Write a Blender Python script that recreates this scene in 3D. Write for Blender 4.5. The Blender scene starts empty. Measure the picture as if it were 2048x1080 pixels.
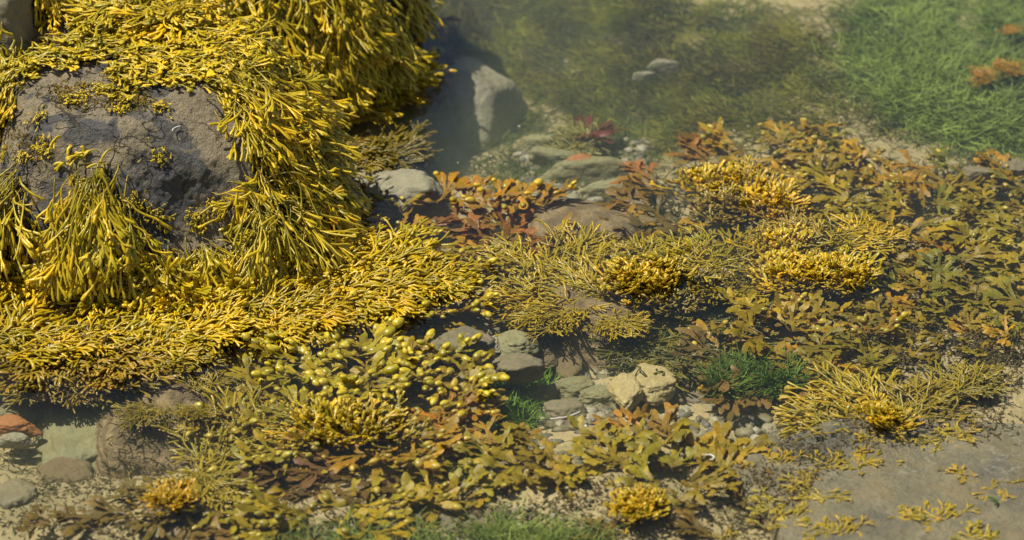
import bpy, math, random
import numpy as np
from mathutils import Vector, Matrix, Quaternion, noise as mnoise
from mathutils.bvhtree import BVHTree

random.seed(7)
RNG = np.random.default_rng(11)
SC = bpy.context.scene
COL = SC.collection

# ------------------------------------------------------------------ camera
PITCH = math.radians(28.0)
DIST = 4.0
HFOV = math.radians(19.85)
cam_d = bpy.data.cameras.new('camera')
cam = bpy.data.objects.new('camera', cam_d)
COL.objects.link(cam)
cam.location = (0, -DIST * math.cos(PITCH), DIST * math.sin(PITCH))
cam.rotation_euler = (math.pi / 2 - PITCH, 0, 0)
cam_d.sensor_width = 36
cam_d.angle = HFOV
cam_d.clip_start = 0.05
cam_d.clip_end = 500
cam_d.dof.use_dof = True
cam_d.dof.focus_distance = 3.93
cam_d.dof.aperture_fstop = 4.6
SC.camera = cam

# ------------------------------------------------------------------ light
SUN = Vector((-0.44, 0.04, 0.90)).normalized()
sun_d = bpy.data.lights.new('sun', 'SUN')
sun = bpy.data.objects.new('sun', sun_d)
COL.objects.link(sun)
sun_d.energy = 4.7
sun_d.angle = math.radians(0.5)
sun_d.color = (1.0, 0.96, 0.86)
sun.rotation_euler = SUN.to_track_quat('Z', 'Y').to_euler()
sun.location = SUN * 10
W = bpy.data.worlds.new('World')
SC.world = W
W.use_nodes = True
wn = W.node_tree
sky = wn.nodes.new('ShaderNodeTexSky')
sky.sky_type = 'NISHITA'
sky.sun_disc = False
sky.sun_elevation = math.asin(SUN.z)
sky.sun_rotation = math.atan2(SUN.x, SUN.y)
bg = wn.nodes['Background']
wn.links.new(sky.outputs[0], bg.inputs[0])
bg.inputs[1].default_value = 0.08
SC.view_settings.view_transform = 'Standard'
SC.view_settings.look = 'None'
SC.view_settings.exposure = 0.38
SC.view_settings.gamma = 1
SC.render.engine = 'CYCLES'
SC.cycles.use_denoising = True
SC.cycles.max_bounces = 8
SC.cycles.transparent_max_bounces = 16
SC.cycles.volume_bounces = 1
SC.cycles.caustics_reflective = False
SC.cycles.caustics_refractive = False

# ------------------------------------------------------------------ picture <-> place
FPX = 1024 / math.tan(HFOV / 2)
CO = Vector(cam.location)
CF = Vector((0, math.cos(PITCH), -math.sin(PITCH)))
CU = Vector((0, math.sin(PITCH), math.cos(PITCH)))
CR = Vector((1, 0, 0))
def ray(px, py):
    return (CF + CR * ((px - 1024) / FPX) + CU * ((540 - py) / FPX)).normalized()
def P(px, py, z=0.0):
    d = ray(px, py)
    return CO + d * ((z - CO.z) / d.z)
def pix(p):
    v = Vector(p) - CO
    return (1024 + FPX * v.dot(CR) / v.dot(CF), 540 - FPX * v.dot(CU) / v.dot(CF))

# ------------------------------------------------------------------ object helpers
def tag(o, label=None, cat=None, group=None, kind=None):
    if label: o['label'] = label
    if cat: o['category'] = cat
    if group: o['group'] = group
    if kind: o['kind'] = kind
    return o
def link(name, me, mat=None, parent=None):
    o = bpy.data.objects.new(name, me)
    COL.objects.link(o)
    if mat and not me.materials: me.materials.append(mat)
    if parent: o.parent = parent
    return o
def empty(name, loc):
    o = bpy.data.objects.new(name, None)
    COL.objects.link(o)
    o.location = loc
    o.empty_display_size = 0.02
    return o
KIDS = {}
def child(name, me, mat, parent):
    o = link(name, me, mat, parent)
    KIDS.setdefault(parent.name, []).append(o)
    return o
def copy_tree(o, parent=None):
    c = o.copy(); COL.objects.link(c)
    if parent: c.parent = parent
    for k in KIDS.get(o.name, []):
        KIDS.setdefault(c.name, []).append(copy_tree(k, c))
    return c
def tint(o, col, only=None):
    if only is None or o.name.startswith(only): o.color = (*col, 1)
    for k in KIDS.get(o.name, []): tint(k, col, only)

class Geo:
    def __init__(s):
        s.v, s.f, s.t, s.r, s.n = [], [], [], [], 0
    def add(s, v, f, t, r):
        s.v.append(v); s.f.append(f + s.n); s.t.append(t)
        s.r.append(np.full(len(v), r)); s.n += len(v)
    def mesh(s, name, smooth=True):
        me = bpy.data.meshes.new(name)
        if not s.v: return me
        v = np.concatenate(s.v).astype(np.float32); f = np.concatenate(s.f).astype(np.int32)
        me.vertices.add(len(v)); me.vertices.foreach_set('co', v.ravel())
        me.loops.add(f.size); me.loops.foreach_set('vertex_index', f.ravel())
        me.polygons.add(len(f)); me.polygons.foreach_set('loop_start', np.arange(0, f.size, 4, dtype=np.int32))
        for nm, a in (('t', s.t), ('r', s.r)):
            at = me.attributes.new(nm, 'FLOAT', 'POINT')
            at.data.foreach_set('value', np.concatenate(a).astype(np.float32))
        me.update(calc_edges=True)
        if smooth: me.polygons.foreach_set('use_smooth', np.ones(len(f), dtype=bool))
        return me

def frames(p, up):
    t = np.gradient(p, axis=0)
    t /= np.linalg.norm(t, axis=1, keepdims=True) + 1e-9
    s = np.cross(t, up); ln = np.linalg.norm(s, axis=1, keepdims=True)
    s = np.where(ln > 0.05, s / (ln + 1e-9), np.array([1.0, 0, 0]))
    n = np.cross(s, t)
    return t, s, n
RINGF = {}
def ringfaces(n, k, closed):
    key = (n, k, closed)
    if key not in RINGF:
        f = []
        for i in range(n - 1):
            for j in range(k if closed else k - 1):
                a = i * k + j; b = i * k + (j + 1) % k
                f.append((a, b, b + k, a + k))
        RINGF[key] = np.array(f)
    return RINGF[key]
def tube(g, p, rad, t, r, flat=0.6, k=5, up=(0, 0, 1)):
    p = np.asarray(p, float); n = len(p)
    if n < 2: return
    T, S, N = frames(p, np.asarray(up, float))
    a = np.arange(k) * 2 * math.pi / k
    v = (p[:, None] + S[:, None] * (np.cos(a)[None, :, None] * rad[:, None, None])
         + N[:, None] * (np.sin(a)[None, :, None] * rad[:, None, None] * flat))
    g.add(v.reshape(-1, 3), ringfaces(n, k, True), np.repeat(t, k), r)
def ribbon(g, p, w, t, r, up, keel=0.12, wave=0.0, ph=0.0):
    """a blade with a raised midrib and rippled edges"""
    p = np.asarray(p, float); n = len(p)
    T, S, N = frames(p, np.asarray(up, float))
    wv = wave * np.sin(np.arange(n) * 1.9 + ph) * w
    x = np.array([-1.0, -0.5, 0.0, 0.5, 1.0])
    y = np.array([0.0, 0.3, 0.95, 0.3, 0.0]) * keel
    v = p[:, None] + S[:, None] * (x[None, :, None] * w[:, None, None]) + N[:, None] * (y[None, :, None] * w[:, None, None])
    v[:, 0] += N * wv[:, None]; v[:, 4] -= N * wv[:, None]
    g.add(v.reshape(-1, 3), ringfaces(n, 5, False), np.repeat(t, 5), r)

# ------------------------------------------------------------------ materials
def new_mat(name):
    m = bpy.data.materials.new(name); m.use_nodes = True
    nt = m.node_tree; nt.nodes.clear()
    out = nt.nodes.new('ShaderNodeOutputMaterial')
    return m, nt, out
def nd(nt, typ, **kw):
    n = nt.nodes.new(typ)
    for k, v in kw.items(): setattr(n, k, v)
    return n
def setin(n, **kw):
    for k, v in kw.items(): n.inputs[k].default_value = v
    return n
def mixc(nt, fac, a, b, mode='MIX'):
    n = nt.nodes.new('ShaderNodeMix'); n.data_type = 'RGBA'; n.blend_type = mode
    for i, x in ((0, fac), (6, a), (7, b)):
        if hasattr(x, 'is_linked'): nt.links.new(x, n.inputs[i])
        elif i == 0: n.inputs[0].default_value = x
        else: n.inputs[i].default_value = (*x, 1)
    return n.outputs[2]
def maprange(nt, x, a, b, c=0.0, d=1.0, smooth=False):
    n = nt.nodes.new('ShaderNodeMapRange')
    n.interpolation_type = 'SMOOTHSTEP' if smooth else 'LINEAR'
    nt.links.new(x, n.inputs[0])
    for i, v in enumerate((a, b, c, d)): n.inputs[1 + i].default_value = v
    return n.outputs[0]
def noise_tex(nt, scale, detail=4, rough=0.55, vec=None, dist=0.0):
    n = nt.nodes.new('ShaderNodeTexNoise')
    n.inputs['Scale'].default_value = scale; n.inputs['Detail'].default_value = detail
    n.inputs['Roughness'].default_value = rough; n.inputs['Distortion'].default_value = dist
    if vec is not None: nt.links.new(vec, n.inputs['Vector'])
    return n.outputs[0]
def position(nt):
    return nd(nt, 'ShaderNodeNewGeometry').outputs['Position']

def weed_mat(name, stalk=(0.10, 0.085, 0.03), rough=0.28, transl=0.22, t0=0.1, t1=0.75, spots=0.25, spec=0.5):
    """seaweed: olive stalk running into the object's own tip colour, wet and a little see-through"""
    m, nt, out = new_mat(name)
    at = nd(nt, 'ShaderNodeAttribute', attribute_name='t'); ar = nd(nt, 'ShaderNodeAttribute', attribute_name='r')
    oi = nd(nt, 'ShaderNodeObjectInfo')
    pos = position(nt)
    f = maprange(nt, at.outputs['Fac'], t0, t1, smooth=True)
    c = mixc(nt, f, stalk, oi.outputs['Color'])
    # strand to strand variation
    hs = nd(nt, 'ShaderNodeHueSaturation'); nt.links.new(c, hs.inputs['Color'])
    nt.links.new(maprange(nt, ar.outputs['Fac'], 0, 1, 0.488, 0.508), hs.inputs['Hue'])
    nt.links.new(maprange(nt, ar.outputs['Fac'], 0, 1, 1.35, 0.65), hs.inputs['Value'])
    nz = noise_tex(nt, 160, 3, 0.6, pos)
    c2 = mixc(nt, maprange(nt, nz, 0.45, 0.75, 0, spots), hs.outputs['Color'], (0.07, 0.045, 0.012))
    big = noise_tex(nt, 26, 3, 0.6, pos)
    c2 = mixc(nt, maprange(nt, big, 0.45, 0.7, 0, 0.55), c2, stalk)
    pr = nd(nt, 'ShaderNodeBsdfPrincipled')
    nt.links.new(c2, pr.inputs['Base Color'])
    pr.inputs['Roughness'].default_value = rough
    pr.inputs['Specular IOR Level'].default_value = spec
    bp = nd(nt, 'ShaderNodeBump'); setin(bp, Strength=0.35, Distance=0.0015)
    nt.links.new(noise_tex(nt, 420, 3, 0.6, pos), bp.inputs['Height'])
    nt.links.new(bp.outputs[0], pr.inputs['Normal'])
    tr = nd(nt, 'ShaderNodeBsdfTranslucent'); nt.links.new(c2, tr.inputs[0])
    mx = nd(nt, 'ShaderNodeMixShader'); mx.inputs[0].default_value = transl
    nt.links.new(pr.outputs[0], mx.inputs[1]); nt.links.new(tr.outputs[0], mx.inputs[2])
    nt.links.new(mx.outputs[0], out.inputs[0])
    return m
M_CHAN = weed_mat('forked_wrack', stalk=(0.36, 0.275, 0.022), rough=0.25, transl=0.22, spec=.5, t0=0.1, t1=0.7, spots=0.15)
M_FLAT = weed_mat('broad_wrack', stalk=(0.20, 0.125, 0.018), rough=0.38, transl=0.32, t0=0.0, t1=0.4, spots=0.4, spec=0.25)
M_BLAD = weed_mat('bladder', stalk=(0.44, 0.31, 0.018), rough=0.27, transl=0.15, t0=0.0, t1=0.5, spots=0.6)
M_GREEN = weed_mat('green_weed', stalk=(0.05, 0.09, 0.02), rough=0.4, transl=0.4, t0=0.0, t1=0.6, spots=0.1, spec=0.2)
M_TURF = weed_mat('weed_turf', stalk=(0.07, 0.06, 0.025), rough=0.6, transl=0.25, t0=0.0, t1=0.7, spots=0.3, spec=0.1)

def rock_mat(name, c1, c2, dark=None, darkcut=(0.56, 0.60), dscale=9, scale=26, bump=0.8, rough=0.6, band=None, vein=0.0, alga=0.0, algac=(0.13, 0.12, 0.03), crack=0.0):
    m, nt, out = new_mat(name)
    pos = position(nt)
    c = mixc(nt, maprange(nt, noise_tex(nt, scale, 6, 0.62, pos, 0.3), 0.32, 0.68), c1, c2)
    fine = noise_tex(nt, scale * 9, 5, 0.7, pos)
    c = mixc(nt, maprange(nt, fine, 0.35, 0.7, 0, 0.6), c, tuple(x * 0.45 for x in c1))
    h = nd(nt, 'ShaderNodeMath', operation='ADD')
    nt.links.new(noise_tex(nt, scale * 2.4, 8, 0.68, pos, 0.4), h.inputs[0])
    hf = nd(nt, 'ShaderNodeMath', operation='MULTIPLY'); nt.links.new(fine, hf.inputs[0]); hf.inputs[1].default_value = 0.35
    nt.links.new(hf.outputs[0], h.inputs[1])
    height = h.outputs[0]
    if band:
        mp = nd(nt, 'ShaderNodeMapping'); nt.links.new(pos, mp.inputs[0])
        mp.inputs['Rotation'].default_value = band[1]; mp.inputs['Scale'].default_value = (1, 1, 1)
        wv = nd(nt, 'ShaderNodeTexWave'); nt.links.new(mp.outputs[0], wv.inputs[0])
        setin(wv, Scale=band[0], Distortion=3.0, Detail=6.0); wv.inputs['Detail Scale'].default_value = 2.6; wv.inputs['Detail Roughness'].default_value = .7
        c = mixc(nt, maprange(nt, wv.outputs['Fac'], 0.2, 0.8, 0, band[2]), c, tuple(x * 0.35 for x in c1))
        h2 = nd(nt, 'ShaderNodeMath', operation='ADD'); nt.links.new(height, h2.inputs[0])
        hw = nd(nt, 'ShaderNodeMath', operation='MULTIPLY'); nt.links.new(wv.outputs['Fac'], hw.inputs[0]); hw.inputs[1].default_value = .18; nt.links.new(hw.outputs[0], h2.inputs[1])
        height = h2.outputs[0]
    if dark:
        dn = noise_tex(nt, dscale, 5, 0.55, pos, 0.25)
        c = mixc(nt, maprange(nt, dn, darkcut[0], darkcut[1], 0, 0.95), c, mixc(nt, maprange(nt, fine, 0.3, 0.7), dark, tuple(x * 2.0 for x in dark)))
    if vein:
        vo = nd(nt, 'ShaderNodeTexVoronoi', feature='DISTANCE_TO_EDGE'); setin(vo, Scale=7.0)
        off = nd(nt, 'ShaderNodeVectorMath', operation='ADD'); nt.links.new(pos, off.inputs[0])
        nn = nd(nt, 'ShaderNodeTexNoise'); setin(nn, Scale=8.0, Detail=4.0)
        sc = nd(nt, 'ShaderNodeVectorMath', operation='SCALE'); nt.links.new(nn.outputs['Color'], sc.inputs[0]); sc.inputs['Scale'].default_value = 0.16
        nt.links.new(sc.outputs[0], off.inputs[1]); nt.links.new(off.outputs[0], vo.inputs['Vector'])
        c = mixc(nt, maprange(nt, vo.outputs['Distance'], 0.0, 0.012, vein, 0), c, (0.36, 0.32, 0.24))
    if alga:
        an = noise_tex(nt, 14, 8, 0.75, pos, 0.2)
        c = mixc(nt, maprange(nt, an, 0.47, 0.62, 0, alga), c, algac)
    if crack:
        vo = nd(nt, 'ShaderNodeTexVoronoi', feature='DISTANCE_TO_EDGE'); setin(vo, Scale=17.0)
        nn = nd(nt, 'ShaderNodeTexNoise'); setin(nn, Scale=22.0, Detail=6.0)
        sc = nd(nt, 'ShaderNodeVectorMath', operation='SCALE'); nt.links.new(nn.outputs['Color'], sc.inputs[0]); sc.inputs['Scale'].default_value = 0.07
        off = nd(nt, 'ShaderNodeVectorMath', operation='ADD'); nt.links.new(pos, off.inputs[0]); nt.links.new(sc.outputs[0], off.inputs[1]); nt.links.new(off.outputs[0], vo.inputs['Vector'])
        ck = maprange(nt, vo.outputs['Distance'], 0.0, 0.03)
        gate = maprange(nt, noise_tex(nt, 11, 3, .5, pos), .45, .6)
        gm = nd(nt, 'ShaderNodeMath', operation='MULTIPLY'); inv = maprange(nt, vo.outputs['Distance'], 0.0, 0.035, crack, 0)
        nt.links.new(inv, gm.inputs[0]); nt.links.new(gate, gm.inputs[1])
        c = mixc(nt, gm.outputs[0], c, tuple(x * .2 for x in c1))
        sb = nd(nt, 'ShaderNodeMath', operation='SUBTRACT'); nt.links.new(height, sb.inputs[0]); nt.links.new(gm.outputs[0], sb.inputs[1]); height = sb.outputs[0]
    pr = nd(nt, 'ShaderNodeBsdfPrincipled'); nt.links.new(c, pr.inputs['Base Color'])
    pr.inputs['Roughness'].default_value = rough; pr.inputs['Specular IOR Level'].default_value = 0.3
    bp = nd(nt, 'ShaderNodeBump'); setin(bp, Strength=bump, Distance=0.012)
    nt.links.new(height, bp.inputs['Height']); nt.links.new(bp.outputs[0], pr.inputs['Normal'])
    nt.links.new(pr.outputs[0], out.inputs[0])
    return m

# ------------------------------------------------------------------ sea bed
BEDPTS = [(950, 200, 14), (900, 300, 17), (1150, 100, 14), (1400, 60, 9), (1500, 200, 8), (1250, 250, 12), (1700, 60, 4.5), (1650, 200, 5),
          (1900, 150, 5), (2040, 30, 5), (1300, 10, 7), (1150, 350, 9), (1050, 310, 12), (1200, 460, 7), (1600, 320, 7), (1900, 350, 7),
          (1600, 600, 7), (1900, 600, 6), (1900, 720, 3), (1400, 640, 10), (1100, 700, 8), (1000, 780, 8), (1200, 800, 7), (1450, 800, 6),
          (1300, 900, 5), (1150, 960, 3), (1300, 1040, 3), (1700, 950, 3), (1950, 900, 3), (1950, 1050, 3), (600, 700, 8), (800, 650, 11),
          (700, 860, 6), (900, 860, 9), (100, 860, 8), (250, 900, 8), (50, 1000, 6), (300, 1040, 3.5), (500, 1000, 3.5), (700, 1040, 3),
          (400, 760, 7), (0, 700, 11), (300, 560, 8), (750, 300, 16), (100, 500, 8), (300, -200, 10), (1200, -300, 8), (1900, -300, 6),
          (2400, 500, 6), (2400, 900, 4), (1000, 1250, 3), (1900, 1300, 2.5), (200, 1300, 4), (-400, 900, 8), (-400, 300, 8)]
BX = np.array([P(a, b, -d / 100)[:2] for a, b, d in BEDPTS]); BD = np.array([-d / 100 for _, _, d in BEDPTS])
def bed_z(xy):
    xy = np.atleast_2d(xy)
    d2 = ((xy[:, None] - BX[None]) ** 2).sum(2) + 0.0009
    w = d2 ** -1.7
    return (w * BD).sum(1) / w.sum(1)
ax = np.concatenate([[-40, -12, -5, -2.5, -1.7], np.linspace(-1.3, 1.3, 261), [1.7, 2.5, 5, 12, 40]])
ay = np.concatenate([[-40, -12, -5, -2.4, -1.5], np.linspace(-1.0, 1.3, 231), [1.7, 2.5, 5, 12, 40]])
gx, gy = np.meshgrid(ax, ay)
xy = np.stack([gx.ravel(), gy.ravel()], 1)
z = bed_z(xy)
nz = np.array([mnoise.fractal(Vector((a * 9, b * 9, 0)), 0.7, 2.1, 6) for a, b in xy])
z = np.minimum(z + nz * 0.010, -0.008)
bv = np.column_stack([xy, z]); ny, nx = gx.shape
ii = (np.arange(ny - 1)[:, None] * nx + np.arange(nx - 1)[None]).ravel()
bf = np.stack([ii, ii + 1, ii + 1 + nx, ii + nx], 1)
g = Geo(); g.add(bv, bf, np.zeros(len(bv)), 0.5)
m, nt, out = new_mat('sand')
pos = position(nt)
c = mixc(nt, maprange(nt, noise_tex(nt, 5, 7, 0.6, pos), 0.35, 0.65), (0.48, 0.37, 0.16), (0.32, 0.25, 0.11))
c = mixc(nt, maprange(nt, noise_tex(nt, 13, 8, 0.7, pos, 0.3), 0.50, 0.62, 0, 0.65), c, (0.21, 0.175, 0.055))
c = mixc(nt, maprange(nt, noise_tex(nt, 300, 4, 0.75, pos), 0.42, 0.68, 0, 0.55), c, (0.12, 0.09, 0.045))
c = mixc(nt, maprange(nt, noise_tex(nt, 620, 2, 0.6, pos), 0.62, 0.72, 0, 0.7), c, (0.42, 0.36, 0.24))
pr = nd(nt, 'ShaderNodeBsdfPrincipled'); nt.links.new(c, pr.inputs['Base Color']); pr.inputs['Roughness'].default_value = 0.85
bp = nd(nt, 'ShaderNodeBump'); setin(bp, Strength=0.6, Distance=0.006)
nt.links.new(noise_tex(nt, 130, 8, 0.75, pos), bp.inputs['Height']); nt.links.new(bp.outputs[0], pr.inputs['Normal'])
nt.links.new(pr.outputs[0], out.inputs[0])
tag(link('seabed', g.mesh('seabed'), m), 'sandy bottom of the tide pool', 'seabed', kind='structure')

# ------------------------------------------------------------------ rocks
SUB = {}
def sphere_dirs(nu, nv):
    if (nu, nv) not in SUB:
        # cube-sphere free of poles
        k = nv; fs = []; vs = []
        lin = np.tan(np.linspace(-math.pi / 4, math.pi / 4, k + 1))
        a, b = np.meshgrid(lin, lin); o = np.ones_like(a)
        n0 = 0
        for (x, y, zz) in ((a, b, o), (-a, b, -o), (o, a, b), (-o, -a, b), (a, -o, b), (-a, o, b)):
            v = np.stack([x.ravel(), y.ravel(), zz.ravel()], 1)
            v /= np.linalg.norm(v, axis=1, keepdims=True)
            i = (np.arange(k)[:, None] * (k + 1) + np.arange(k)[None]).ravel() + n0
            fs.append(np.stack([i, i + 1, i + k + 2, i + k + 1], 1)); vs.append(v); n0 += len(v)
        v = np.concatenate(vs); f = np.concatenate(fs)
        key = np.round(v * 1e5).astype(np.int64)
        _, idx, inv = np.unique(key, axis=0, return_index=True, return_inverse=True)
        SUB[(nu, nv)] = (v[idx], inv.ravel()[f])
    return SUB[(nu, nv)]
def rock_geo(center, planes, p=14, res=24, amp=0.004, freq=14, seed=0, amp2=0.0):
    d, f = sphere_dirs(res, res)
    s = np.zeros(len(d))
    for n, dist in planes:
        n = np.array(n, float); n /= np.linalg.norm(n)
        s += np.maximum(d @ n / dist, 0) ** p
    v = d * (s ** (-1.0 / p))[:, None]
    so = Vector((seed * 3.1, seed * 1.7, seed * 5.3))
    na = np.array([mnoise.fractal(Vector(q) * freq + so, 0.8, 2.0, 5) for q in v])
    if amp2:
        nb = np.array([abs(mnoise.noise(Vector(q) * freq * 0.4 + so * 2)) for q in v])
        na = na - nb * amp2 / amp
    v = v + d * (na * amp)[:, None] + np.array(center)
    return v, f
ROCKBV, ROCKBF, ROCKN = [], [], 0
def rock(name, mat, center, planes, label, cat='rock', group=None, **kw):
    global ROCKN
    v, f = rock_geo(center, planes, **kw)
    g = Geo(); g.add(v - np.array(center), f, np.zeros(len(v)), 0.5)
    o = link(name, g.mesh(name), mat); o.location = center
    tag(o, label, cat, group)
    ROCKBV.append(v); ROCKBF.append(f + ROCKN); ROCKN += len(v)
    return o
def stone(name, mat, px, py, w, h, zc, label, seed, cat='stone', flat=0.75, top=None, group=None, rot=None, amp=None, p=10):
    """a stone about w by h picture pixels large, at its own place on the bed"""
    rnd = random.Random(seed)
    c = P(px, py, zc); k = (c - CO).dot(CF) / FPX
    rx = w * k / 2; rv = h * k / 2
    rz = max(rx, rv) * flat * 0.55 if top is None else top
    ry = max((rv - rz * math.cos(PITCH) * 0.6) / math.sin(PITCH), rv * 0.6)
    pl = []
    a0 = rnd.uniform(0, 6.28) if rot is None else rot
    for i in range(7):
        a = a0 + i * 2 * math.pi / 7 + rnd.uniform(-.3, .3)
        e = rnd.uniform(-0.2, 0.5)
        n = Vector((math.cos(a), math.sin(a), e)).normalized()
        pl.append((n, 1.0 * rnd.uniform(0.84, 1.05)))
    for i in range(3):
        pl.append((Vector((rnd.uniform(-.45, .45), rnd.uniform(-.45, .3), 1)).normalized(), rnd.uniform(0.85, 1.0)))
    pl.append((Vector((0, 0, -1)), 1.0))
    S = np.array([rx, ry, rz])
    v, f = rock_geo((0, 0, 0), pl, p=p, res=22, amp=0.10 if amp is None else amp, freq=3.0, seed=seed)
    v = v * S
    g = Geo(); g.add(v, f, np.zeros(len(v)), 0.5)
    o = link(name, g.mesh(name), mat); o.location = c
    tag(o, label, cat, group)
    return o

MR_BOULDER = rock_mat('boulder_rock', (0.41, 0.32, 0.185), (0.24, 0.20, 0.135), dark=(0.065, 0.062, 0.058), darkcut=(0.555, 0.58), dscale=12, crack=.8, scale=30, bump=1.0, rough=0.55, alga=0.25, algac=(0.16, 0.12, 0.03))
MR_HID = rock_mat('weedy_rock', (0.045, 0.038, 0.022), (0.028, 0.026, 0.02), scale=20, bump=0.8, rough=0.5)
MR_GREY = rock_mat('grey_rock', (0.27, 0.215, 0.115), (0.17, 0.145, 0.085), scale=18, bump=0.5, alga=0.35)
MR_PALE = rock_mat('pale_rock', (0.36, 0.32, 0.20), (0.22, 0.195, 0.12), scale=18, bump=0.5, alga=0.3, algac=(0.17, 0.16, 0.06))
MR_GREEN = rock_mat('greenish_rock', (0.30, 0.27, 0.12), (0.20, 0.19, 0.09), scale=18, bump=0.5, alga=0.5, algac=(0.17, 0.13, 0.04))
MR_BROWN = rock_mat('brown_rock', (0.22, 0.15, 0.065), (0.15, 0.105, 0.05), scale=24, bump=0.6, alga=0.3)
MR_STRATA = rock_mat('layered_rock', (0.44, 0.31, 0.14), (0.26, 0.19, 0.09), scale=22, bump=1.0, band=(28, (0.1, 1.35, 0.15), 0.7))
MR_YELLOW = rock_mat('yellow_rock', (0.50, 0.40, 0.17), (0.40, 0.31, 0.12), scale=20, bump=0.55, alga=0.25, algac=(0.26, 0.17, 0.05))
MR_SLAB = rock_mat('slab_rock', (0.31, 0.265, 0.15), (0.18, 0.16, 0.10), dark=(0.08, 0.077, 0.06), darkcut=(0.54, 0.64), dscale=6, scale=17, bump=1.0, vein=0.8, alga=0.6, algac=(0.27, 0.205, 0.095))
MR_ORANGE = rock_mat('orange_rock', (0.42, 0.16, 0.03), (0.30, 0.13, 0.04), scale=20, bump=0.4)

# the bare boulder and its weed-covered flank
BC = (-0.55, 0.12, 0.06)
rock('boulder', MR_BOULDER, BC, [((-.02, -.10, 1), 0.150), ((-.20, -.86, .48), 0.148), ((.30, -.84, .42), 0.158), ((.80, -.25, .50), 0.215),
     ((-.9, -.3, .35), 0.165), ((-.7, .4, .3), 0.24), ((0, 1, .2), 0.29), ((.6, .8, .2), 0.28), ((0, 0, -1), 0.3), ((.85, -.5, .2), 0.235),
     ((-.5, -.45, .75), 0.163), ((.32, -.42, .85), 0.163), ((-.6, -.75, .1), 0.18), ((.05, -.95, -.1), 0.2)],
     'large bare grey brown boulder with dark slate patches, ringed by golden weed', 'boulder', p=60, res=130, amp=0.005, freq=20, seed=3, amp2=0.008)
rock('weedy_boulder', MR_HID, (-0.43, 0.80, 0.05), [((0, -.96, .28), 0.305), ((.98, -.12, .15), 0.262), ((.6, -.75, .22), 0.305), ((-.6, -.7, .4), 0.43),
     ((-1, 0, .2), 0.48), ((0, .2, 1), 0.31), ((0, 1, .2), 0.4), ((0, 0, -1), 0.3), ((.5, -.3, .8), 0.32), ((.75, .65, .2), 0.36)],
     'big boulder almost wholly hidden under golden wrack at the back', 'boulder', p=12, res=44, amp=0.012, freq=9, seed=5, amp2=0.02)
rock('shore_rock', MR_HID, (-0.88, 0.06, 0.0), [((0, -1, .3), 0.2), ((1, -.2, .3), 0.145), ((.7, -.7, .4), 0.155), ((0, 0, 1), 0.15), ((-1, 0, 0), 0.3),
     ((0, 1, 0), 0.2), ((0, 0, -1), 0.2)], 'dark rock at the left edge behind a hanging weed tuft', 'rock', p=12, res=26, amp=0.01, freq=9, seed=8)
rock('grey_outcrop', MR_GREY, tuple(P(-10, 30, 0.26)), [((0, -1, .3), 0.05), ((1, -.2, .3), 0.04), ((0, 0, 1), 0.04), ((-1, 0, 0), 0.2),
     ((0, 1, 0), 0.2), ((0, 0, -1), 0.15), ((.5, -.6, .6), 0.065)], 'rough grey rock showing at the top left corner', 'rock', p=12, res=26, amp=0.008, freq=16, seed=9)
rock('pool_boulder', MR_PALE, tuple(P(945, 225, -0.12)), [((.1, -.7, .7), 0.075), ((1, -.35, .45), 0.068), ((-1, 0, .3), 0.11), ((.35, .15, 1), 0.066), ((.7, .5, .5), 0.08),
     ((0, 1, .3), 0.12), ((0, 0, -1), 0.1), ((.8, -.6, .25), 0.075), ((-.4, -.2, .9), 0.078)], 'submerged boulder half in shadow, its right edge pale and sunlit', 'boulder', p=18, res=40, amp=0.006, freq=18, seed=12)
rock('layered_rock', MR_STRATA, tuple(P(1195, 680, -0.064)), [((0, -.8, .6), 0.055), ((1, -.3, .4), 0.063), ((-1, -.3, .4), 0.062), ((0, -.1, 1), 0.046), ((.3, .3, 1), 0.05),
     ((0, 1, .3), 0.09), ((0, 0, -1), 0.07)], 'brown layered rock under water below the olive wrack in the middle', 'rock', p=12, res=50, amp=0.0025, freq=24, seed=14)
rock('rock_ledge', MR_STRATA, tuple(P(1165, 470, -0.060)), [((0, -.8, .6), 0.075), ((1, -.2, .6), 0.085), ((-1, -.1, .5), 0.085), ((0, 0.1, 1), 0.036), ((0, 1, .5), 0.075),
     ((0, 0, -1), 0.07), ((.4, .4, 1), 0.05)], 'grey brown rock ledge just under water behind the olive wrack', 'rock', p=10, res=50, amp=0.0025, freq=22, seed=15)
rock('sloping_slab', MR_STRATA, tuple(P(320, 860, -0.066)), [((0.25, -.3, .95), 0.045), ((1, -.1, .4), 0.085), ((-1, -.2, .4), 0.08), ((-.3, .1, 1), 0.042), ((0, 1, .3), 0.13),
     ((0, -1, .2), 0.11), ((0, 0, -1), 0.07)], 'sloping brown rock slab under water beside the yellow wrack at lower left', 'rock', p=10, res=40, amp=0.006, freq=16, seed=16)
rock('flat_slab', MR_SLAB, tuple(P(1840, 980, -0.055)), [((0, -1, .1), 0.26), ((1, 0, .1), 0.42), ((-1, -.3, .15), 0.235), ((0, .05, 1), 0.042), ((-.6, .8, .15), 0.155), ((0.15, 1, .2), 0.125),
     ((0, 0, -1), 0.06), ((-.7, -.7, .1), 0.30)], 'broad flat grey slab with pale veins at the lower right', 'rock slab', p=20, res=70, amp=0.004, freq=10, seed=18, amp2=0.006)
rock('flat_slab', MR_SLAB, tuple(P(700, 1075, -0.06)), [((0, -1, .1), 0.3), ((1, 0, .1), 0.2), ((-1, 0, .1), 0.25), ((0, .0, 1), 0.026), ((0, 1, .2), 0.04), ((0, 0, -1), 0.06)],
     'low sand covered slab beneath the green weed at the bottom edge', 'rock slab', p=16, res=40, amp=0.004, freq=12, seed=19)

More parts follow.
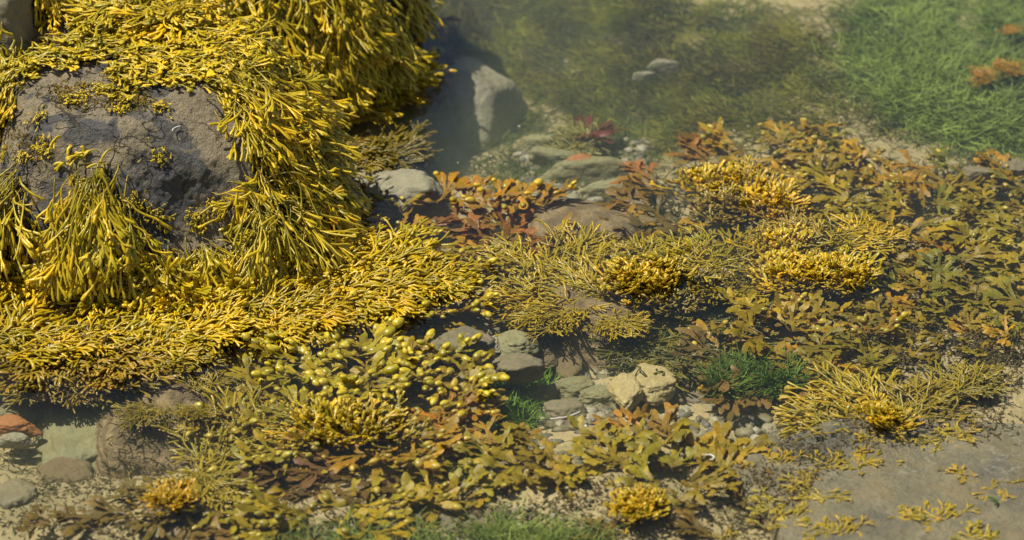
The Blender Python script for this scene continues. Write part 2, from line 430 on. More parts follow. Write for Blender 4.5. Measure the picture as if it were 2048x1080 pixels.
STONES = [
 ('stone', MR_PALE, 800, 378, 150, 95, -0.015, 'pale grey stone breaking the surface beside the weedy boulder', 21),
 ('stone', MR_PALE, 742, 360, 60, 50, -0.012, 'small whitish stone left of the pale grey stone', 22),
 ('stone', MR_GREY, 720, 385, 60, 40, -0.03, 'dark grey stone in shade below the small whitish stone', 24),
 ('stone', MR_PALE, 830, 408, 110, 50, -0.03, 'flat pale stone showing through the orange bladder wrack', 25),
 ('stone', MR_GREY, 1037, 735, 105, 55, -0.025, 'flat blue grey stone left of the layered rock', 31),
 ('pebble', MR_PALE, 987, 685, 26, 30, -0.025, 'small round beige pebble above the flat blue grey stone', 32),
 ('stone', MR_GREEN, 1030, 683, 68, 52, -0.025, 'three cornered greenish stone beside the round beige pebble', 33),
 ('stone', MR_GREY, 930, 690, 120, 65, -0.025, 'smooth brown grey stone behind the yellow bladders', 34),
 ('stone', MR_GREY, 970, 660, 90, 40, -0.06, 'low dark stone in the shaded water below the bladders', 35),
 ('stone', MR_BROWN, 1092, 715, 34, 34, -0.05, 'brown pebble touching the flat blue grey stone', 36),
 ('stone', MR_BROWN, 1140, 735, 60, 60, -0.06, 'ochre stone under the left end of the layered rock', 37),
 ('stone', MR_GREEN, 1150, 775, 88, 46, -0.06, 'yellow green stone in the middle of the pebble bed', 38),
 ('stone', MR_GREEN, 1195, 790, 72, 36, -0.06, 'olive stone left of the yellow stones', 39),
 ('stone', MR_GREY, 1130, 820, 84, 52, -0.06, 'dull angular stone at the bottom of the pebble bed', 40),
 ('stone', MR_BROWN, 1085, 790, 64, 34, -0.065, 'rusty stone right of the small green tuft', 41),
 ('stone', MR_YELLOW, 1254, 778, 66, 66, -0.03, 'cream yellow stone, left one of the touching pair', 42),
 ('stone', MR_YELLOW, 1303, 762, 92, 74, -0.035, 'larger cream yellow stone, right one of the touching pair', 43),
 ('stone', MR_BROWN, 1352, 755, 70, 84, -0.05, 'rounded orange brown stone against the pair of yellow stones', 44),
 ('stone', MR_BROWN, 1590, 770, 84, 42, -0.05, 'brown stone right of the bright green tuft', 45),
 ('stone', MR_GREY, 1670, 780, 90, 70, -0.06, 'grey stone left of the fanned golden wrack', 46),
 ('stone', MR_GREY, 1400, 800, 70, 44, -0.06, 'small grey stone left of the bright green tuft', 47),
 ('stone', MR_GREY, 930, 880, 90, 50, -0.065, 'grey stone in the dark hollow below the orange bladder wrack', 48),
 ('stone', MR_GREY, 960, 920, 90, 40, -0.055, 'pale flat stone beside the broad fronds at bottom centre', 49),
 ('stone', MR_GREEN, 1190, 345, 170, 60, -0.075, 'long pale green stone under water beyond the orange bladders', 51),
 ('stone', MR_GREEN, 1110, 320, 120, 46, -0.085, 'dim green stone behind the long pale green stone', 52),
 ('stone', MR_GREEN, 1240, 385, 140, 46, -0.07, 'flat yellow green stone nearer than the long pale green stone', 53),
 ('stone', MR_ORANGE, 1160, 322, 60, 26, -0.06, 'small orange stone lying among the dim green stones', 54),
 ('stone', MR_GREEN, 1080, 285, 80, 34, -0.09, 'deep lying olive stone below the dark red weed', 55),
 ('stone', MR_GREY, 1150, 290, 70, 30, -0.085, 'deep lying grey stone right of the olive one', 56),
 ('stone', MR_GREEN, 20, 800, 90, 120, -0.055, 'yellow green stone at the left edge under water', 61),
 ('stone', MR_ORANGE, 25, 852, 80, 36, -0.04, 'orange stone at the left edge under water', 62),
 ('stone', MR_PALE, 28, 880, 70, 28, -0.045, 'pale flat stone just below the orange stone', 63),
 ('stone', MR_GREEN, 185, 865, 210, 230, -0.075, 'large slanted greenish slab in the left corner pool', 64),
 ('stone', MR_BROWN, 130, 950, 120, 80, -0.07, 'broad tan stone in front of the slanted greenish slab', 65),
 ('stone', MR_GREY, 30, 990, 90, 70, -0.06, 'grey stone in the bottom left corner', 66),
 ('stone', MR_GREEN, 60, 930, 60, 40, -0.085, 'small olive stone between the left corner stones', 67),
 ('stone', MR_PALE, 1330, 133, 70, 22, -0.07, 'thin pale stone showing in the green weed carpet', 71),
 ('stone', MR_PALE, 1290, 152, 50, 16, -0.075, 'smaller pale stone beside the thin pale one in the weed carpet', 72),
 ('stone', MR_GREY, 2030, 335, 60, 40, -0.03, 'grey stone among fronds at the right edge', 73),
 ('stone', MR_GREY, 1960, 350, 80, 36, -0.03, 'greyish stone showing between fronds near the right edge', 74),
 ('stone', MR_BROWN, 1545, 470, 110, 50, -0.04, 'tan rock bared between the golden crown clumps', 75),
]
for s in STONES: stone(*s)
# gravel of the pebble bed
def gravel(name, label, polys, count, mat, seed, size=(0.004, 0.013), dz=0.0):
    rnd = random.Random(seed); g = Geo()
    for _ in range(count):
        (x0, y0, x1, y1) = rnd.choice(polys)
        px, py = rnd.uniform(x0, x1), rnd.uniform(y0, y1)
        c = P(px, py, -0.06); zz = float(bed_z(np.array([c[:2]]))[0]); c = P(px, py, zz)
        d, f = sphere_dirs(4, 4)
        s = np.array([rnd.uniform(*size), rnd.uniform(*size), rnd.uniform(*size) * .6])
        v = d * s * (1 + 0.22 * np.sin(d @ np.array([3.1, 2.2, 4.5]) * 2 + rnd.uniform(0, 6)))[:, None]
        a = rnd.uniform(0, 6.28); R = np.array([[math.cos(a), -math.sin(a), 0], [math.sin(a), math.cos(a), 0], [0, 0, 1]])
        g.add(v @ R.T + np.array(c) + np.array([0, 0, dz]), f, np.zeros(len(v)), rnd.random())
    return tag(link(name, g.mesh(name), mat), label, 'gravel', kind='stuff')
m, nt, out = new_mat('gravel')
ar = nd(nt, 'ShaderNodeAttribute', attribute_name='r')
cr = nd(nt, 'ShaderNodeValToRGB'); nt.links.new(ar.outputs['Fac'], cr.inputs[0])
els = cr.color_ramp.elements; els[0].color = (0.10, 0.09, 0.06, 1); els[1].color = (0.30, 0.25, 0.15, 1)
e = els.new(0.5); e.color = (0.16, 0.13, 0.05, 1); e = els.new(0.97); e.color = (0.34, 0.30, 0.2, 1)
pr = nd(nt, 'ShaderNodeBsdfPrincipled'); nt.links.new(cr.outputs[0], pr.inputs['Base Color']); pr.inputs['Roughness'].default_value = 0.6
nt.links.new(pr.outputs[0], out.inputs[0]); M_GRAVEL = m
gravel('gravel', 'small mixed gravel between the stones at the pool centre', [(880, 660, 1240, 850), (1100, 690, 1500, 860), (900, 830, 1560, 960), (1040, 280, 1300, 410)], 900, M_GRAVEL, 1)
gravel('gravel', 'scattered fine grit on the shallow sandy bed', [(300, 980, 1500, 1100), (1300, 650, 2080, 900), (400, 920, 1500, 1100)], 550, M_GRAVEL, 2, (0.002, 0.006))

# ------------------------------------------------------------------ what weed can grow on
ROCKV = np.concatenate(ROCKBV + [bv]); ROCKF = np.concatenate(ROCKBF + [bf + ROCKN])
BVH = BVHTree.FromPolygons([tuple(x) for x in ROCKV.tolist()], [tuple(x) for x in ROCKF.tolist()])
def hit(px, py):
    loc, n, i, d = BVH.ray_cast(CO, ray(px, py))
    if n.dot(ray(px, py)) > 0: n = -n
    return loc, n
def imgdir(deg, n):
    a = math.radians(deg)
    d = CR * math.cos(a) + CU * math.sin(a)
    d = d - n * d.dot(n)
    if d.length < 0.1: d = CR * math.cos(a) + Vector((0, 1, 0)) * math.sin(a)
    return d.normalized()

# ------------------------------------------------------------------ hanging forked wrack (grows over the rocks)
def drape(rnd, root, n, d, L, N, spread, lift, thick, grav, rw=0.0015, jit=0.020, steps=11, nfr=5, swell=1.15, wz=None):
    N = int(N * 2.0)
    """strands that fork, lie over the rock they touch and float where they meet the water"""
    geos = [Geo() for _ in range(nfr)] + [Geo()]
    tang = n.cross(d).normalized()
    for i in range(N):
        h = rnd.gauss(0, spread); h = max(-2.2 * spread, min(2.2 * spread, h))
        g = geos[min(nfr - 1, max(0, int((h / spread + 1.6) / 3.2 * nfr)))]
        v = (Quaternion(n, h) @ d) + n * rnd.uniform(0, lift)
        v.normalize()
        p = root + tang * rnd.gauss(0, jit) + d * rnd.gauss(0, jit)
        off = thick * rnd.random() ** 1.3 + 0.002
        Ls = L * rnd.uniform(0.45, 1.0); ds = Ls / steps
        wl = (rnd.uniform(-0.012, 0.002) if wz is None else wz + rnd.uniform(-0.01, 0.003))
        r0 = rnd.random()
        stack = [(p, v, 0, 0)]
        wob = Vector((rnd.gauss(0, 1), rnd.gauss(0, 1), rnd.gauss(0, .5))) * 0.20
        while stack:
            p, v, s, lev = stack.pop()
            pts = [p.copy()]; s0 = s
            while s < steps:
                s += 1
                v = v + Vector((0, 0, -grav)) + wob * rnd.uniform(-.5, 1.4) + tang * rnd.gauss(0, .17) + n * rnd.gauss(0, .08)
                v.normalize()
                p = p + v * ds
                loc, nn, _, dist = BVH.find_nearest(p, 0.25)
                if loc is not None:
                    sg = (p - loc).dot(nn)
                    if sg < off:
                        p = p + nn * min(off - sg, 0.03)
                        vn = v.dot(nn)
                        if vn < 0: v = v - nn * vn
                if p.z < wl:
                    p.z = wl + (p.z - wl) * 0.15; v.z = abs(v.z) * 0.2
                    if v.length < 0.3: v = v + d * 0.5
                pts.append(p.copy())
                if lev < 3 and s < steps - 1 and s - s0 >= 2 and (rnd.random() < (0.14, 0.22, 0.3)[lev] or (s == steps - 2 and rnd.random() < .75)):
                    ax = (nn if loc is not None else Vector((0, 0, 1)))
                    a = rnd.uniform(0.15, 0.38)
                    stack.append((p.copy(), Quaternion(ax, a) @ v, s, lev + 1))
                    stack.append((p.copy(), Quaternion(ax, -a) @ v, s, lev + 1))
                    break
            if len(pts) < 2: continue
            tt = (s0 + np.arange(len(pts))) / steps
            rad = rw * (0.7 + 0.65 * tt) * rnd.uniform(0.65, 1.3)
            if s >= steps:  # a swollen, blunt tip
                rad[-2:] *= swell; e = pts[-1] + (pts[-1] - pts[-2]) * 0.22
                pts.append(e); rad = np.append(rad, rad[-1] * 0.45); tt = np.append(tt, 1.0)
            tube(geos[-1] if (s0 == 0 and s < steps) else g, [tuple(q) for q in pts], rad, tt, r0, flat=0.5, up=(n.x + rnd.gauss(0, .4), n.y + rnd.gauss(0, .4), n.z + .2))
    return geos

GOLD = [(0.70, 0.51, 0.010), (0.64, 0.47, 0.012), (0.72, 0.51, 0.010), (0.58, 0.44, 0.016)]
NAMES = ['first', 'second', 'third', 'fourth', 'fifth', 'sixth', 'seventh', 'eighth', 'ninth', 'tenth', 'eleventh', 'twelfth', 'thirteenth',
         'fourteenth', 'fifteenth', 'sixteenth', 'seventeenth', 'eighteenth']
NUMS = ['one', 'two', 'three', 'four', 'five', 'six', 'seven', 'eight', 'nine', 'ten', 'eleven', 'twelve', 'thirteen', 'fourteen', 'fifteen', 'sixteen']
def label_rows(items, what, where, rowh=60):
    where = where.replace(' the ', ' ')
    """items: (px, py, object); label each by its row and its place from the left"""
    items = sorted(items, key=lambda q: q[1])
    rows = []
    for q in items:
        if not rows or q[1] - rows[-1][0][1] > rowh: rows.append([])
        rows[-1].append(q)
    for i, row in enumerate(rows):
        row.sort(key=lambda q: q[0])
        for j, q in enumerate(row):
            place = '%s from left' % NAMES[j] if len(row) > 1 else 'only one'
            if len(rows) == 1: q[2]['label'] = '%s, %s %s' % (what, place, where)
            else: q[2]['label'] = '%s, %s in row %s %s' % (what, place, NUMS[i], where)
    for q in items:
        if len(q[2]['label'].split()) > 16: print('LONG', q[2]['label'])
def hang(px, py, deg, L, N, rnd, label=None, group=None, spread=0.32, lift=0.5, thick=0.026, grav=0.11, col=None, **kw):
    root, n = hit(px, py)
    d = imgdir(deg, n)
    e = empty('wrack_clump', root)
    geos = drape(rnd, root, n, d, L, N, spread, lift, thick, grav, **kw)
    c = col or rnd.choice(GOLD)
    for g in geos:
        if not g.v: continue
        g.v = [v - np.array(root) for v in g.v]
        nm = 'stalk' if g is geos[-1] else 'frond'
        o = child(nm, g.mesh(nm), M_CHAN, e); o.color = (*c, 1)
    tag(e, label, 'seaweed', group)
    return e
def inside(poly, x, y):
    c = False; j = len(poly) - 1
    for i in range(len(poly)):
        if (poly[i][1] > y) != (poly[j][1] > y) and x < (poly[j][0] - poly[i][0]) * (y - poly[i][1]) / (poly[j][1] - poly[i][1]) + poly[i][0]: c = not c
        j = i
    return c
def sample(poly, sx, sy, rnd, jit=0.32):
    xs = [q[0] for q in poly]; ys = [q[1] for q in poly]; r = 0; y = min(ys)
    res = []
    while y <= max(ys):
        x = min(xs) + (sx / 2 if r % 2 else 0)
        while x <= max(xs):
            a, b = x + rnd.uniform(-jit, jit) * sx, y + rnd.uniform(-jit, jit) * sy
            if inside(poly, a, b): res.append((a, b))
            x += sx
        y += sy; r += 1
    return res
rnd = random.Random(21)
HANG = [
 # polygon, spacing, direction(px,py), length, strands, what, where, group
 ([(40, -60), (480, -60), (480, 60), (330, 70), (120, 20)], (74, 46), lambda x, y: 262 + rnd.uniform(-25, 25), 0.075, 34,
  'golden forked wrack clump', 'over dark gap at top left', 'clumps on the top left ledge', {}),
 ([(-40, 100), (60, 75), (300, 70), (560, 70), (600, 150), (440, 160), (330, 150), (110, 155), (40, 175), (10, 240), (-40, 250)], (78, 42), lambda x, y: (240 if x < 60 else 0) + rnd.uniform(-40, 40), 0.042, 46,
  'flat olive yellow wrack', 'on ledge behind bare boulder', 'clumps on the ledge behind the boulder', dict(rw=0.0015, thick=0.014, lift=0.35)),
 ([(470, -60), (825, -60), (828, 40), (818, 120), (775, 180), (560, 165), (480, 80)], (72, 52), lambda x, y: 285 + (x - 650) * 0.16 + rnd.uniform(-20, 20), 0.085, 40,
  'golden forked wrack clump', 'down the weedy back boulder', 'clumps down the back boulder', {}),
 ([(390, 175), (470, 170), (580, 175), (640, 260), (660, 340), (670, 400), (570, 450), (540, 350), (505, 270), (420, 190)], (62, 50), lambda x, y: 318 - max(0, (y - 250)) * 0.12 + rnd.uniform(-18, 18), 0.09, 42,
  'drooping olive gold wrack clump', 'right of bare boulder', 'clumps on the flank beside the boulder', dict(rw=0.0015, grav=.06, spread=.36)),
]
for poly, (sx, sy), dr, L, N, what, where, grp, kw in HANG:
    its = []
    for (x, y) in sample(poly, sx, sy, rnd):
        its.append((x, y, hang(x, y, dr(x, y), L * rnd.uniform(.85, 1.2), N, rnd, group=grp, **kw)))
    label_rows(its, what, where, sy * 0.7)

# single tufts on the boulder's face and foot
hang(192, 385, 270, 0.112, 130, rnd, 'big mop of golden wrack hanging down the front of the bare boulder', spread=0.36, lift=1.0, thick=0.045, grav=0.2, jit=0.015, steps=13, nfr=7, rw=0.0015)
hang(150, 450, 262, 0.095, 70, rnd, 'golden wrack tuft under the big mop on the left side', spread=0.3, lift=0.9, thick=0.045, jit=0.015, grav=.16, rw=0.0015)
hang(228, 470, 278, 0.075, 60, rnd, 'golden wrack tuft under the big mop on the right side', spread=0.3, lift=0.9, thick=0.045, jit=0.015, grav=.16, rw=0.0015)
hang(22, 390, 268, 0.10, 60, rnd, 'yellow wrack tuft hanging at the left picture edge by the boulder', spread=0.6, lift=0.7, thick=0.03)
hang(188, 352, 120, 0.04, 7, rnd, 'tiny curled wrack sprig standing above the big mop', spread=0.5, lift=1.2, thick=0.01, grav=0.25, rw=0.0015)
hang(320, 520, 275, 0.07, 55, rnd, 'olive wrack clump at the boulder foot beside the big mop', spread=0.45, lift=0.4, thick=0.035, jit=0.009)
hang(405, 515, 285, 0.07, 55, rnd, 'yellow wrack clump in the middle of the boulder foot', spread=0.45, lift=0.4, thick=0.035, jit=0.009)
hang(490, 490, 295, 0.085, 60, rnd, 'yellow wrack clump at the right corner of the boulder foot', spread=0.45, lift=0.4, thick=0.035, jit=0.009)
hang(505, 410, 295, 0.045, 30, rnd, 'small bushy wrack clump on the right corner of the bare boulder', spread=0.9, lift=0.8, thick=0.015, rw=0.0015)
hang(540, 420, 290, 0.13, 80, rnd, 'long drooping wrack mop at the lower end of the flank', spread=0.5, lift=0.8, thick=0.05, rw=0.0015)
hang(600, 420, 300, 0.12, 80, rnd, 'long drooping wrack mop at the outer end of the flank', spread=0.5, lift=0.8, thick=0.05, rw=0.0015)
SM = [(78, 235, 'small olive tuft on the boulder top at left'), (10, 310, 'small drooping tuft at left picture edge'), (50, 315, 'small tuft on the boulder left shoulder'),
      (90, 290, 'thin yellow wisp on the boulder left shoulder'), (255, 200, 'yellow wisp in the middle of the boulder top'), (235, 222, 'short yellow tuft at the boulder top edge'),
      (170, 195, 'scattered yellow tuft on the boulder top near the ledge'), (140, 200, 'thin yellow turf patch on the boulder top'), (205, 178, 'yellow turf patch where boulder meets the ledge'),
      (318, 216, 'yellow wisp on the ridge of the boulder'), (316, 310, 'tiny yellow tuft in the crack of the boulder face'), (268, 400, 'tiny yellow tuft on the boulder face beside the mop'),
      (288, 418, 'yellow tuft pair on the lower boulder face'), (315, 432, 'tiny star shaped tuft low on the boulder face'), (385, 428, 'tiny yellow tuft on the lower right boulder face'),
      (395, 440, 'olive tuft low on the right boulder face'), (430, 415, 'lone tiny tuft near the boulder right corner')]
for x, y, lb in SM:
    hang(x, y, rnd.uniform(200, 340), rnd.uniform(0.007, 0.013), 14, rnd, lb, 'small tufts on the bare boulder', spread=1.2, lift=0.5, thick=0.005, jit=0.007, rw=0.0008, steps=6, nfr=1)

# fringe at the foot, floating outward on the water
FR = []
for i, (x, y, dg, L, N) in enumerate([(20, 540, 262, .07, 46), (30, 590, 260, .07, 46),
                       (330, 545, 270, .085, 50), (390, 555, 280, .08, 44), (450, 535, 290, .085, 50), (515, 520, 295, .085, 50), (240, 640, 300, .07, 44),
                       (320, 610, 300, .085, 50), (400, 600, 310, .09, 50), (470, 590, 315, .085, 50), (540, 570, 325, .085, 46), (590, 530, 330, .09, 46)]):
    root = P(x, y, 0.004)
    e = hang(x, y, dg, L, N, rnd, None, 'golden fringe clumps at the waterline', spread=0.6, lift=0.25, thick=0.02, grav=0.03, col=rnd.choice(GOLD), rw=0.0015, wz=0.002)
    FR.append((x, y, e))
label_rows(FR, 'golden floating wrack clump', 'at the boulder foot waterline', 45)

# ------------------------------------------------------------------ floating plants: one of each kind, then copies
def float_proto(seed, L, N, spread, lift, rw=0.0015, crown=0.0, steps=10, nfr=5, depth=0.02, sw=1.15, wob=0.13, jit=0.016, up0=0.0):
    wob0 = wob
    """forked wrack floating in the water, tips up when it has a crown"""
    rnd = random.Random(seed)
    e = empty('wrack_clump', (0, 0, -50)); geos = [Geo() for _ in range(nfr)] + [Geo()]
    for i in range(N):
        h = rnd.uniform(-spread, spread)
        g = geos[min(nfr - 1, int((h / spread + 1) / 2 * nfr))]
        v = Vector((math.cos(h), math.sin(h), rnd.uniform(0.0, lift))).normalized()
        p = Vector((rnd.gauss(0, jit), rnd.gauss(0, max(.012, jit)), -depth * rnd.uniform(.6, 1.1)))
        Ls = L * rnd.uniform(.5, 1.1); ds = Ls / steps; r0 = rnd.random(); ceil = up0 + rnd.uniform(-0.010, -0.001) + crown * rnd.random()
        stack = [(p, v, 0, 0)]
        wob = Vector((rnd.gauss(0, 1), rnd.gauss(0, 1), 0)) * wob0
        while stack:
            p, v, s, lev = stack.pop(); pts = [p.copy()]; s0 = s
            while s < steps:
                s += 1
                v = v + wob * rnd.uniform(-.6, 1.4) + Vector((rnd.gauss(0, .12), rnd.gauss(0, .12), 0)) + Vector((0, 0, crown * 8 * (s / steps)))
                if p.z > ceil: v.z -= 0.35
                v.normalize(); p = p + v * ds; pts.append(p.copy())
                if lev < 3 and s < steps - 1 and s - s0 >= 2 and (rnd.random() < (.2, .3, .35)[lev] or (s == steps - 2 and rnd.random() < .7)):
                    a = rnd.uniform(.2, .45); ax = Vector((rnd.gauss(0, .3), rnd.gauss(0, .3), 1)).normalized()
                    stack += [(p.copy(), Quaternion(ax, a) @ v, s, lev + 1), (p.copy(), Quaternion(ax, -a) @ v, s, lev + 1)]
                    break
            tt = (s0 + np.arange(len(pts))) / steps
            rad = rw * (0.7 + 0.6 * tt) * rnd.uniform(.65, 1.3)
            if s >= steps:
                rad[-2:] *= sw; pts.append(pts[-1] + (pts[-1] - pts[-2]) * .22); rad = np.append(rad, rad[-1] * .45); tt = np.append(tt, 1.0)
            tube(geos[-1] if (s0 == 0 and s < steps) else g, [tuple(q) for q in pts], rad, tt, r0, flat=.62)
    for g in geos:
        nm = 'stalk' if g is geos[-1] else 'frond'
        if g.v: child(nm, g.mesh(nm), M_CHAN, e)
    return e

def blade_path(p, d, L, n, rnd, curl, zc):
    pts = [p.copy()]; q = p.copy(); dd = d.copy(); bend = rnd.gauss(0, curl)
    for i in range(n - 1):
        dd = Quaternion(Vector((0, 0, 1)), bend / n) @ dd
        dd.z += rnd.gauss(0, .05)
        if q.z > zc: dd.z -= 0.2
        dd.normalize(); q = q + dd * (L / (n - 1)); pts.append(q.copy())
    return pts, dd
def flat_frond(g, rnd, p, d, L, w, lev, maxlev, t0, spots=None, zc=0.0, keel=.12, wave=.18, g0=None):
    n = 7 if lev < maxlev else 8
    up = Vector((rnd.gauss(0, .35), rnd.gauss(0, .35), 1)).normalized()
    pts, dd = blade_path(p, d, L, n, rnd, .5, zc)
    s = np.linspace(0, 1, n)
    t1 = t0 + (1 - t0) * (.45 if lev < maxlev else 1)
    if lev < maxlev: wd = w * (0.38 + 0.4 * s)
    else: wd = w * np.array([.72, .95, 1.1, 1.18, 1.15, 1.0, .72, .22])
    ribbon(g0 if g0 is not None else g, [tuple(q) for q in pts], wd, t0 + (t1 - t0) * s, rnd.random(), tuple(up), keel=keel, wave=wave, ph=rnd.uniform(0, 6))
    if spots is not None: spots.append((pts, up, lev, w))
    if lev < maxlev:
        for sg in (1, -1):
            if rnd.random() < .16: continue
            a = sg * rnd.uniform(.16, .42)
            d2 = Quaternion(up, a) @ dd; d2.z += rnd.gauss(0, .08)
            flat_frond(g, rnd, pts[-2], d2.normalized(), L * rnd.uniform(.7, 1.2), w * rnd.uniform(.75, 1.1), lev + 1, maxlev, t1, spots, zc, keel, wave)
def bladder_mesh(seed):
    rnd = random.Random(seed); d, f = sphere_dirs(7, 7)
    v = d * np.array([1.0, .76, .66]); v[:, 1:] *= (1 - .18 * v[:, :1])
    g = Geo(); g.add(v, f, np.clip(0.55 + .45 * d[:, 0], 0, 1), rnd.random()); return g.mesh('bladder')
BLM = [bladder_mesh(i) for i in range(4)]
for b in BLM: b.materials.append(M_BLAD)
def plant_proto(name, seed, nfr, L, w, maxlev, spread, nblad=0, rise=.25, zc=0.0, depth=.025, bl=(.0065, .0095), wave=.18):
    rnd = random.Random(seed); e = empty(name, (0, 0, -50)); gs = Geo()
    for k in range(nfr):
        h = -spread + 2 * spread * (k + rnd.uniform(.2, .8)) / nfr
        g = Geo(); sp = []
        d = Vector((math.cos(h), math.sin(h), rnd.uniform(.4, 1.2) * rise)).normalized()
        flat_frond(g, rnd, Vector((rnd.gauss(0, .006), rnd.gauss(0, .008), -depth * rnd.uniform(.6, 1))), d, L * rnd.uniform(.8, 1.2), w, 0, maxlev, 0.0, sp, zc, wave=wave, g0=gs)
        fr = child('frond', g.mesh('frond'), M_FLAT, e)
        if nblad:
            cand = [q for q in sp if q[2] == maxlev] * 2 + [q for q in sp if q[2] == maxlev - 1]
            rnd.shuffle(cand)
            for (pts, up, lev, ww) in cand[:max(1, round(nblad / nfr))]:
                i = rnd.choice((len(pts) - 1, len(pts) - 2, len(pts) // 2)); q = pts[i]; dr = (pts[i] - pts[i - 1]).normalized()
                o = child('bladder', BLM[rnd.randrange(4)], None, fr)
                o.location = q + up * rnd.uniform(-.002, .003) + Vector((rnd.gauss(0, .002), rnd.gauss(0, .002), 0))
                o.rotation_euler = dr.to_track_quat('X', 'Z').to_euler()
                sc = rnd.uniform(*bl); o.scale = (sc * rnd.uniform(.95, 1.25), sc, sc)
    child('stalk', gs.mesh('stalk'), M_FLAT, e)
    return e
# prototypes are moved into the picture by their first use
PROTO = {
 'gold': [float_proto(100 + i, .085, 120, .7, .2, .0014, crown=.004) for i in range(3)],
 'olive': [float_proto(110 + i, .085, 90, .9, .12, .0012, crown=.0, depth=.03, sw=1.2, wob=.16) for i in range(4)],
 'crown': [float_proto(120 + i, .040, 190, 3.14, 1.0, .0015, crown=.018, depth=.03, steps=8, jit=.016) for i in range(4)],
 'small': [float_proto(130 + i, .030, 26, 1.7, .2, .0010, crown=.0, depth=.004, steps=7, nfr=2, wob=.2, jit=.007, up0=.009) for i in range(3)],
 'flat': [plant_proto('broad_wrack', 140 + i, 9, .027, .0050, 2, .9, rise=.10, zc=-.004) for i in range(6)],
 'leafy': [plant_proto('broad_wrack', 150 + i, 9, .022, .0058, 2, 1.4, rise=.14, zc=-.004, wave=.3) for i in range(5)],
 'bladder': [plant_proto('bladder_wrack', 160 + i, 7, .021, .0052, 2, 1.2, nblad=10, rise=.12, zc=-.003, bl=(.0045, .008)) for i in range(4)],
 'bladderful': [plant_proto('bladder_wrack', 170 + i, 8, .021, .0054, 2, 2.2, nblad=19, rise=.12, zc=.001, bl=(.005, .009)) for i in range(4)],
}
USED = set()
CNT = {}
def put(kind, px, py, deg, scale, zz, col, rnd, label=None, group=None, bcol=None, tilt=.12, var=None):
    protos = PROTO[kind]
    if var is None: var = CNT.get(kind, 0); CNT[kind] = var + 1
    pr = protos[var % len(protos)]
    if pr.name in USED: o = copy_tree(pr)
    else: o = pr; USED.add(pr.name)
    for k in ('label', 'category', 'group'):
        if k in o: del o[k]
    o.location = P(px, py, zz)
    # image direction -> heading on the water
    a = math.radians(deg); v = CR * math.cos(a) + Vector((0, 1, 0)) * (math.sin(a) / math.sin(PITCH))
    o.rotation_euler = (rnd.gauss(0, tilt), rnd.gauss(0, tilt * .7), math.atan2(v.y, v.x))
    o.scale = (scale, scale, scale * (.72 if kind == 'crown' else 1))
    tint(o, col, 'frond'); tint(o, col, 'stalk')
    if bcol: tint(o, bcol, 'bladder')
    tag(o, label, 'seaweed', group)
    return o
def jitc(c, rnd, s=.16):
    k = 1 + rnd.uniform(-s, s); return tuple(max(.003, x * k * (1 + rnd.uniform(-s, s) * .4)) for x in c)
OLIVE = (0.39, 0.29, 0.012); OLGR = (0.37, 0.29, 0.018); BROWN = (0.40, 0.225, 0.016); ORANGE = (0.50, 0.23, 0.012); RED = (0.30, 0.125, 0.016)
GOLDF = (0.60, 0.415, 0.009); YEL = (0.44, 0.35, 0.018); DOL = (0.30, 0.21, 0.03)
rnd = random.Random(5)

# gold fringe continuing right of the boulder foot
row = []
for (x, y, dg, s) in [(610, 540, -5, 1.1), (660, 505, 5, 1.1), (700, 540, -8, 1.1), (760, 520, 0, 1.0), (640, 575, -12, 1.1), (720, 575, -15, 1.0), (800, 545, -5, .95), (845, 545, -8, .8),
                      (560, 600, -10, 1.05), (610, 610, -20, .9), (660, 470, 10, .8), (490, 620, -12, 1.0), (540, 625, -25, .8)]:
    row.append((x, y, put('gold', x, y, dg, s, .004 + rnd.uniform(0, .008), jitc(GOLDF, rnd, .1), rnd, group='golden wrack floating right of the boulder foot')))
label_rows(row, 'golden floating wrack', 'right of the boulder foot', 22)
row = []
for (x, y, dg, s) in [(0, 655, 10, 1.1), (60, 668, -5, 1.05), (140, 660, -5, .95), (220, 660, -10, 1.0), (310, 650, 0, 1.0), (380, 645, -5, .9)]:
    row.append((x, y, put('gold', x, y, dg, s, .006, jitc(GOLDF, rnd, .1), rnd, group='golden wrack along the left waterline')))
label_rows(row, 'bright golden floating wrack', 'along the waterline below the big mop', 200)
# brown shaded fringe below it, under water
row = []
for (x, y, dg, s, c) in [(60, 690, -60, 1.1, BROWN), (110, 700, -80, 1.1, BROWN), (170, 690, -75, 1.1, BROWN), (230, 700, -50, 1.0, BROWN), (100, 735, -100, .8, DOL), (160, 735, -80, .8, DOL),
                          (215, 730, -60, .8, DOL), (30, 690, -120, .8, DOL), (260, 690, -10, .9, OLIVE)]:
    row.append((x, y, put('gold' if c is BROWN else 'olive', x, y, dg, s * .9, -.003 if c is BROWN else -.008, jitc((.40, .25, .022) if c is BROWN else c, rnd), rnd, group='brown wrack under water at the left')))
label_rows(row, 'brown olive submerged wrack', 'below the left golden waterline', 30)
put('gold', 280, 715, 8, .75, -.004, (.50, .35, .016), rnd, 'yellow green wrack fan right of the brown submerged wrack')
put('gold', 330, 700, 0, .8, -.004, (.36, .27, .015), rnd, 'smaller yellow green wrack fan pointing right beside the brown wrack')
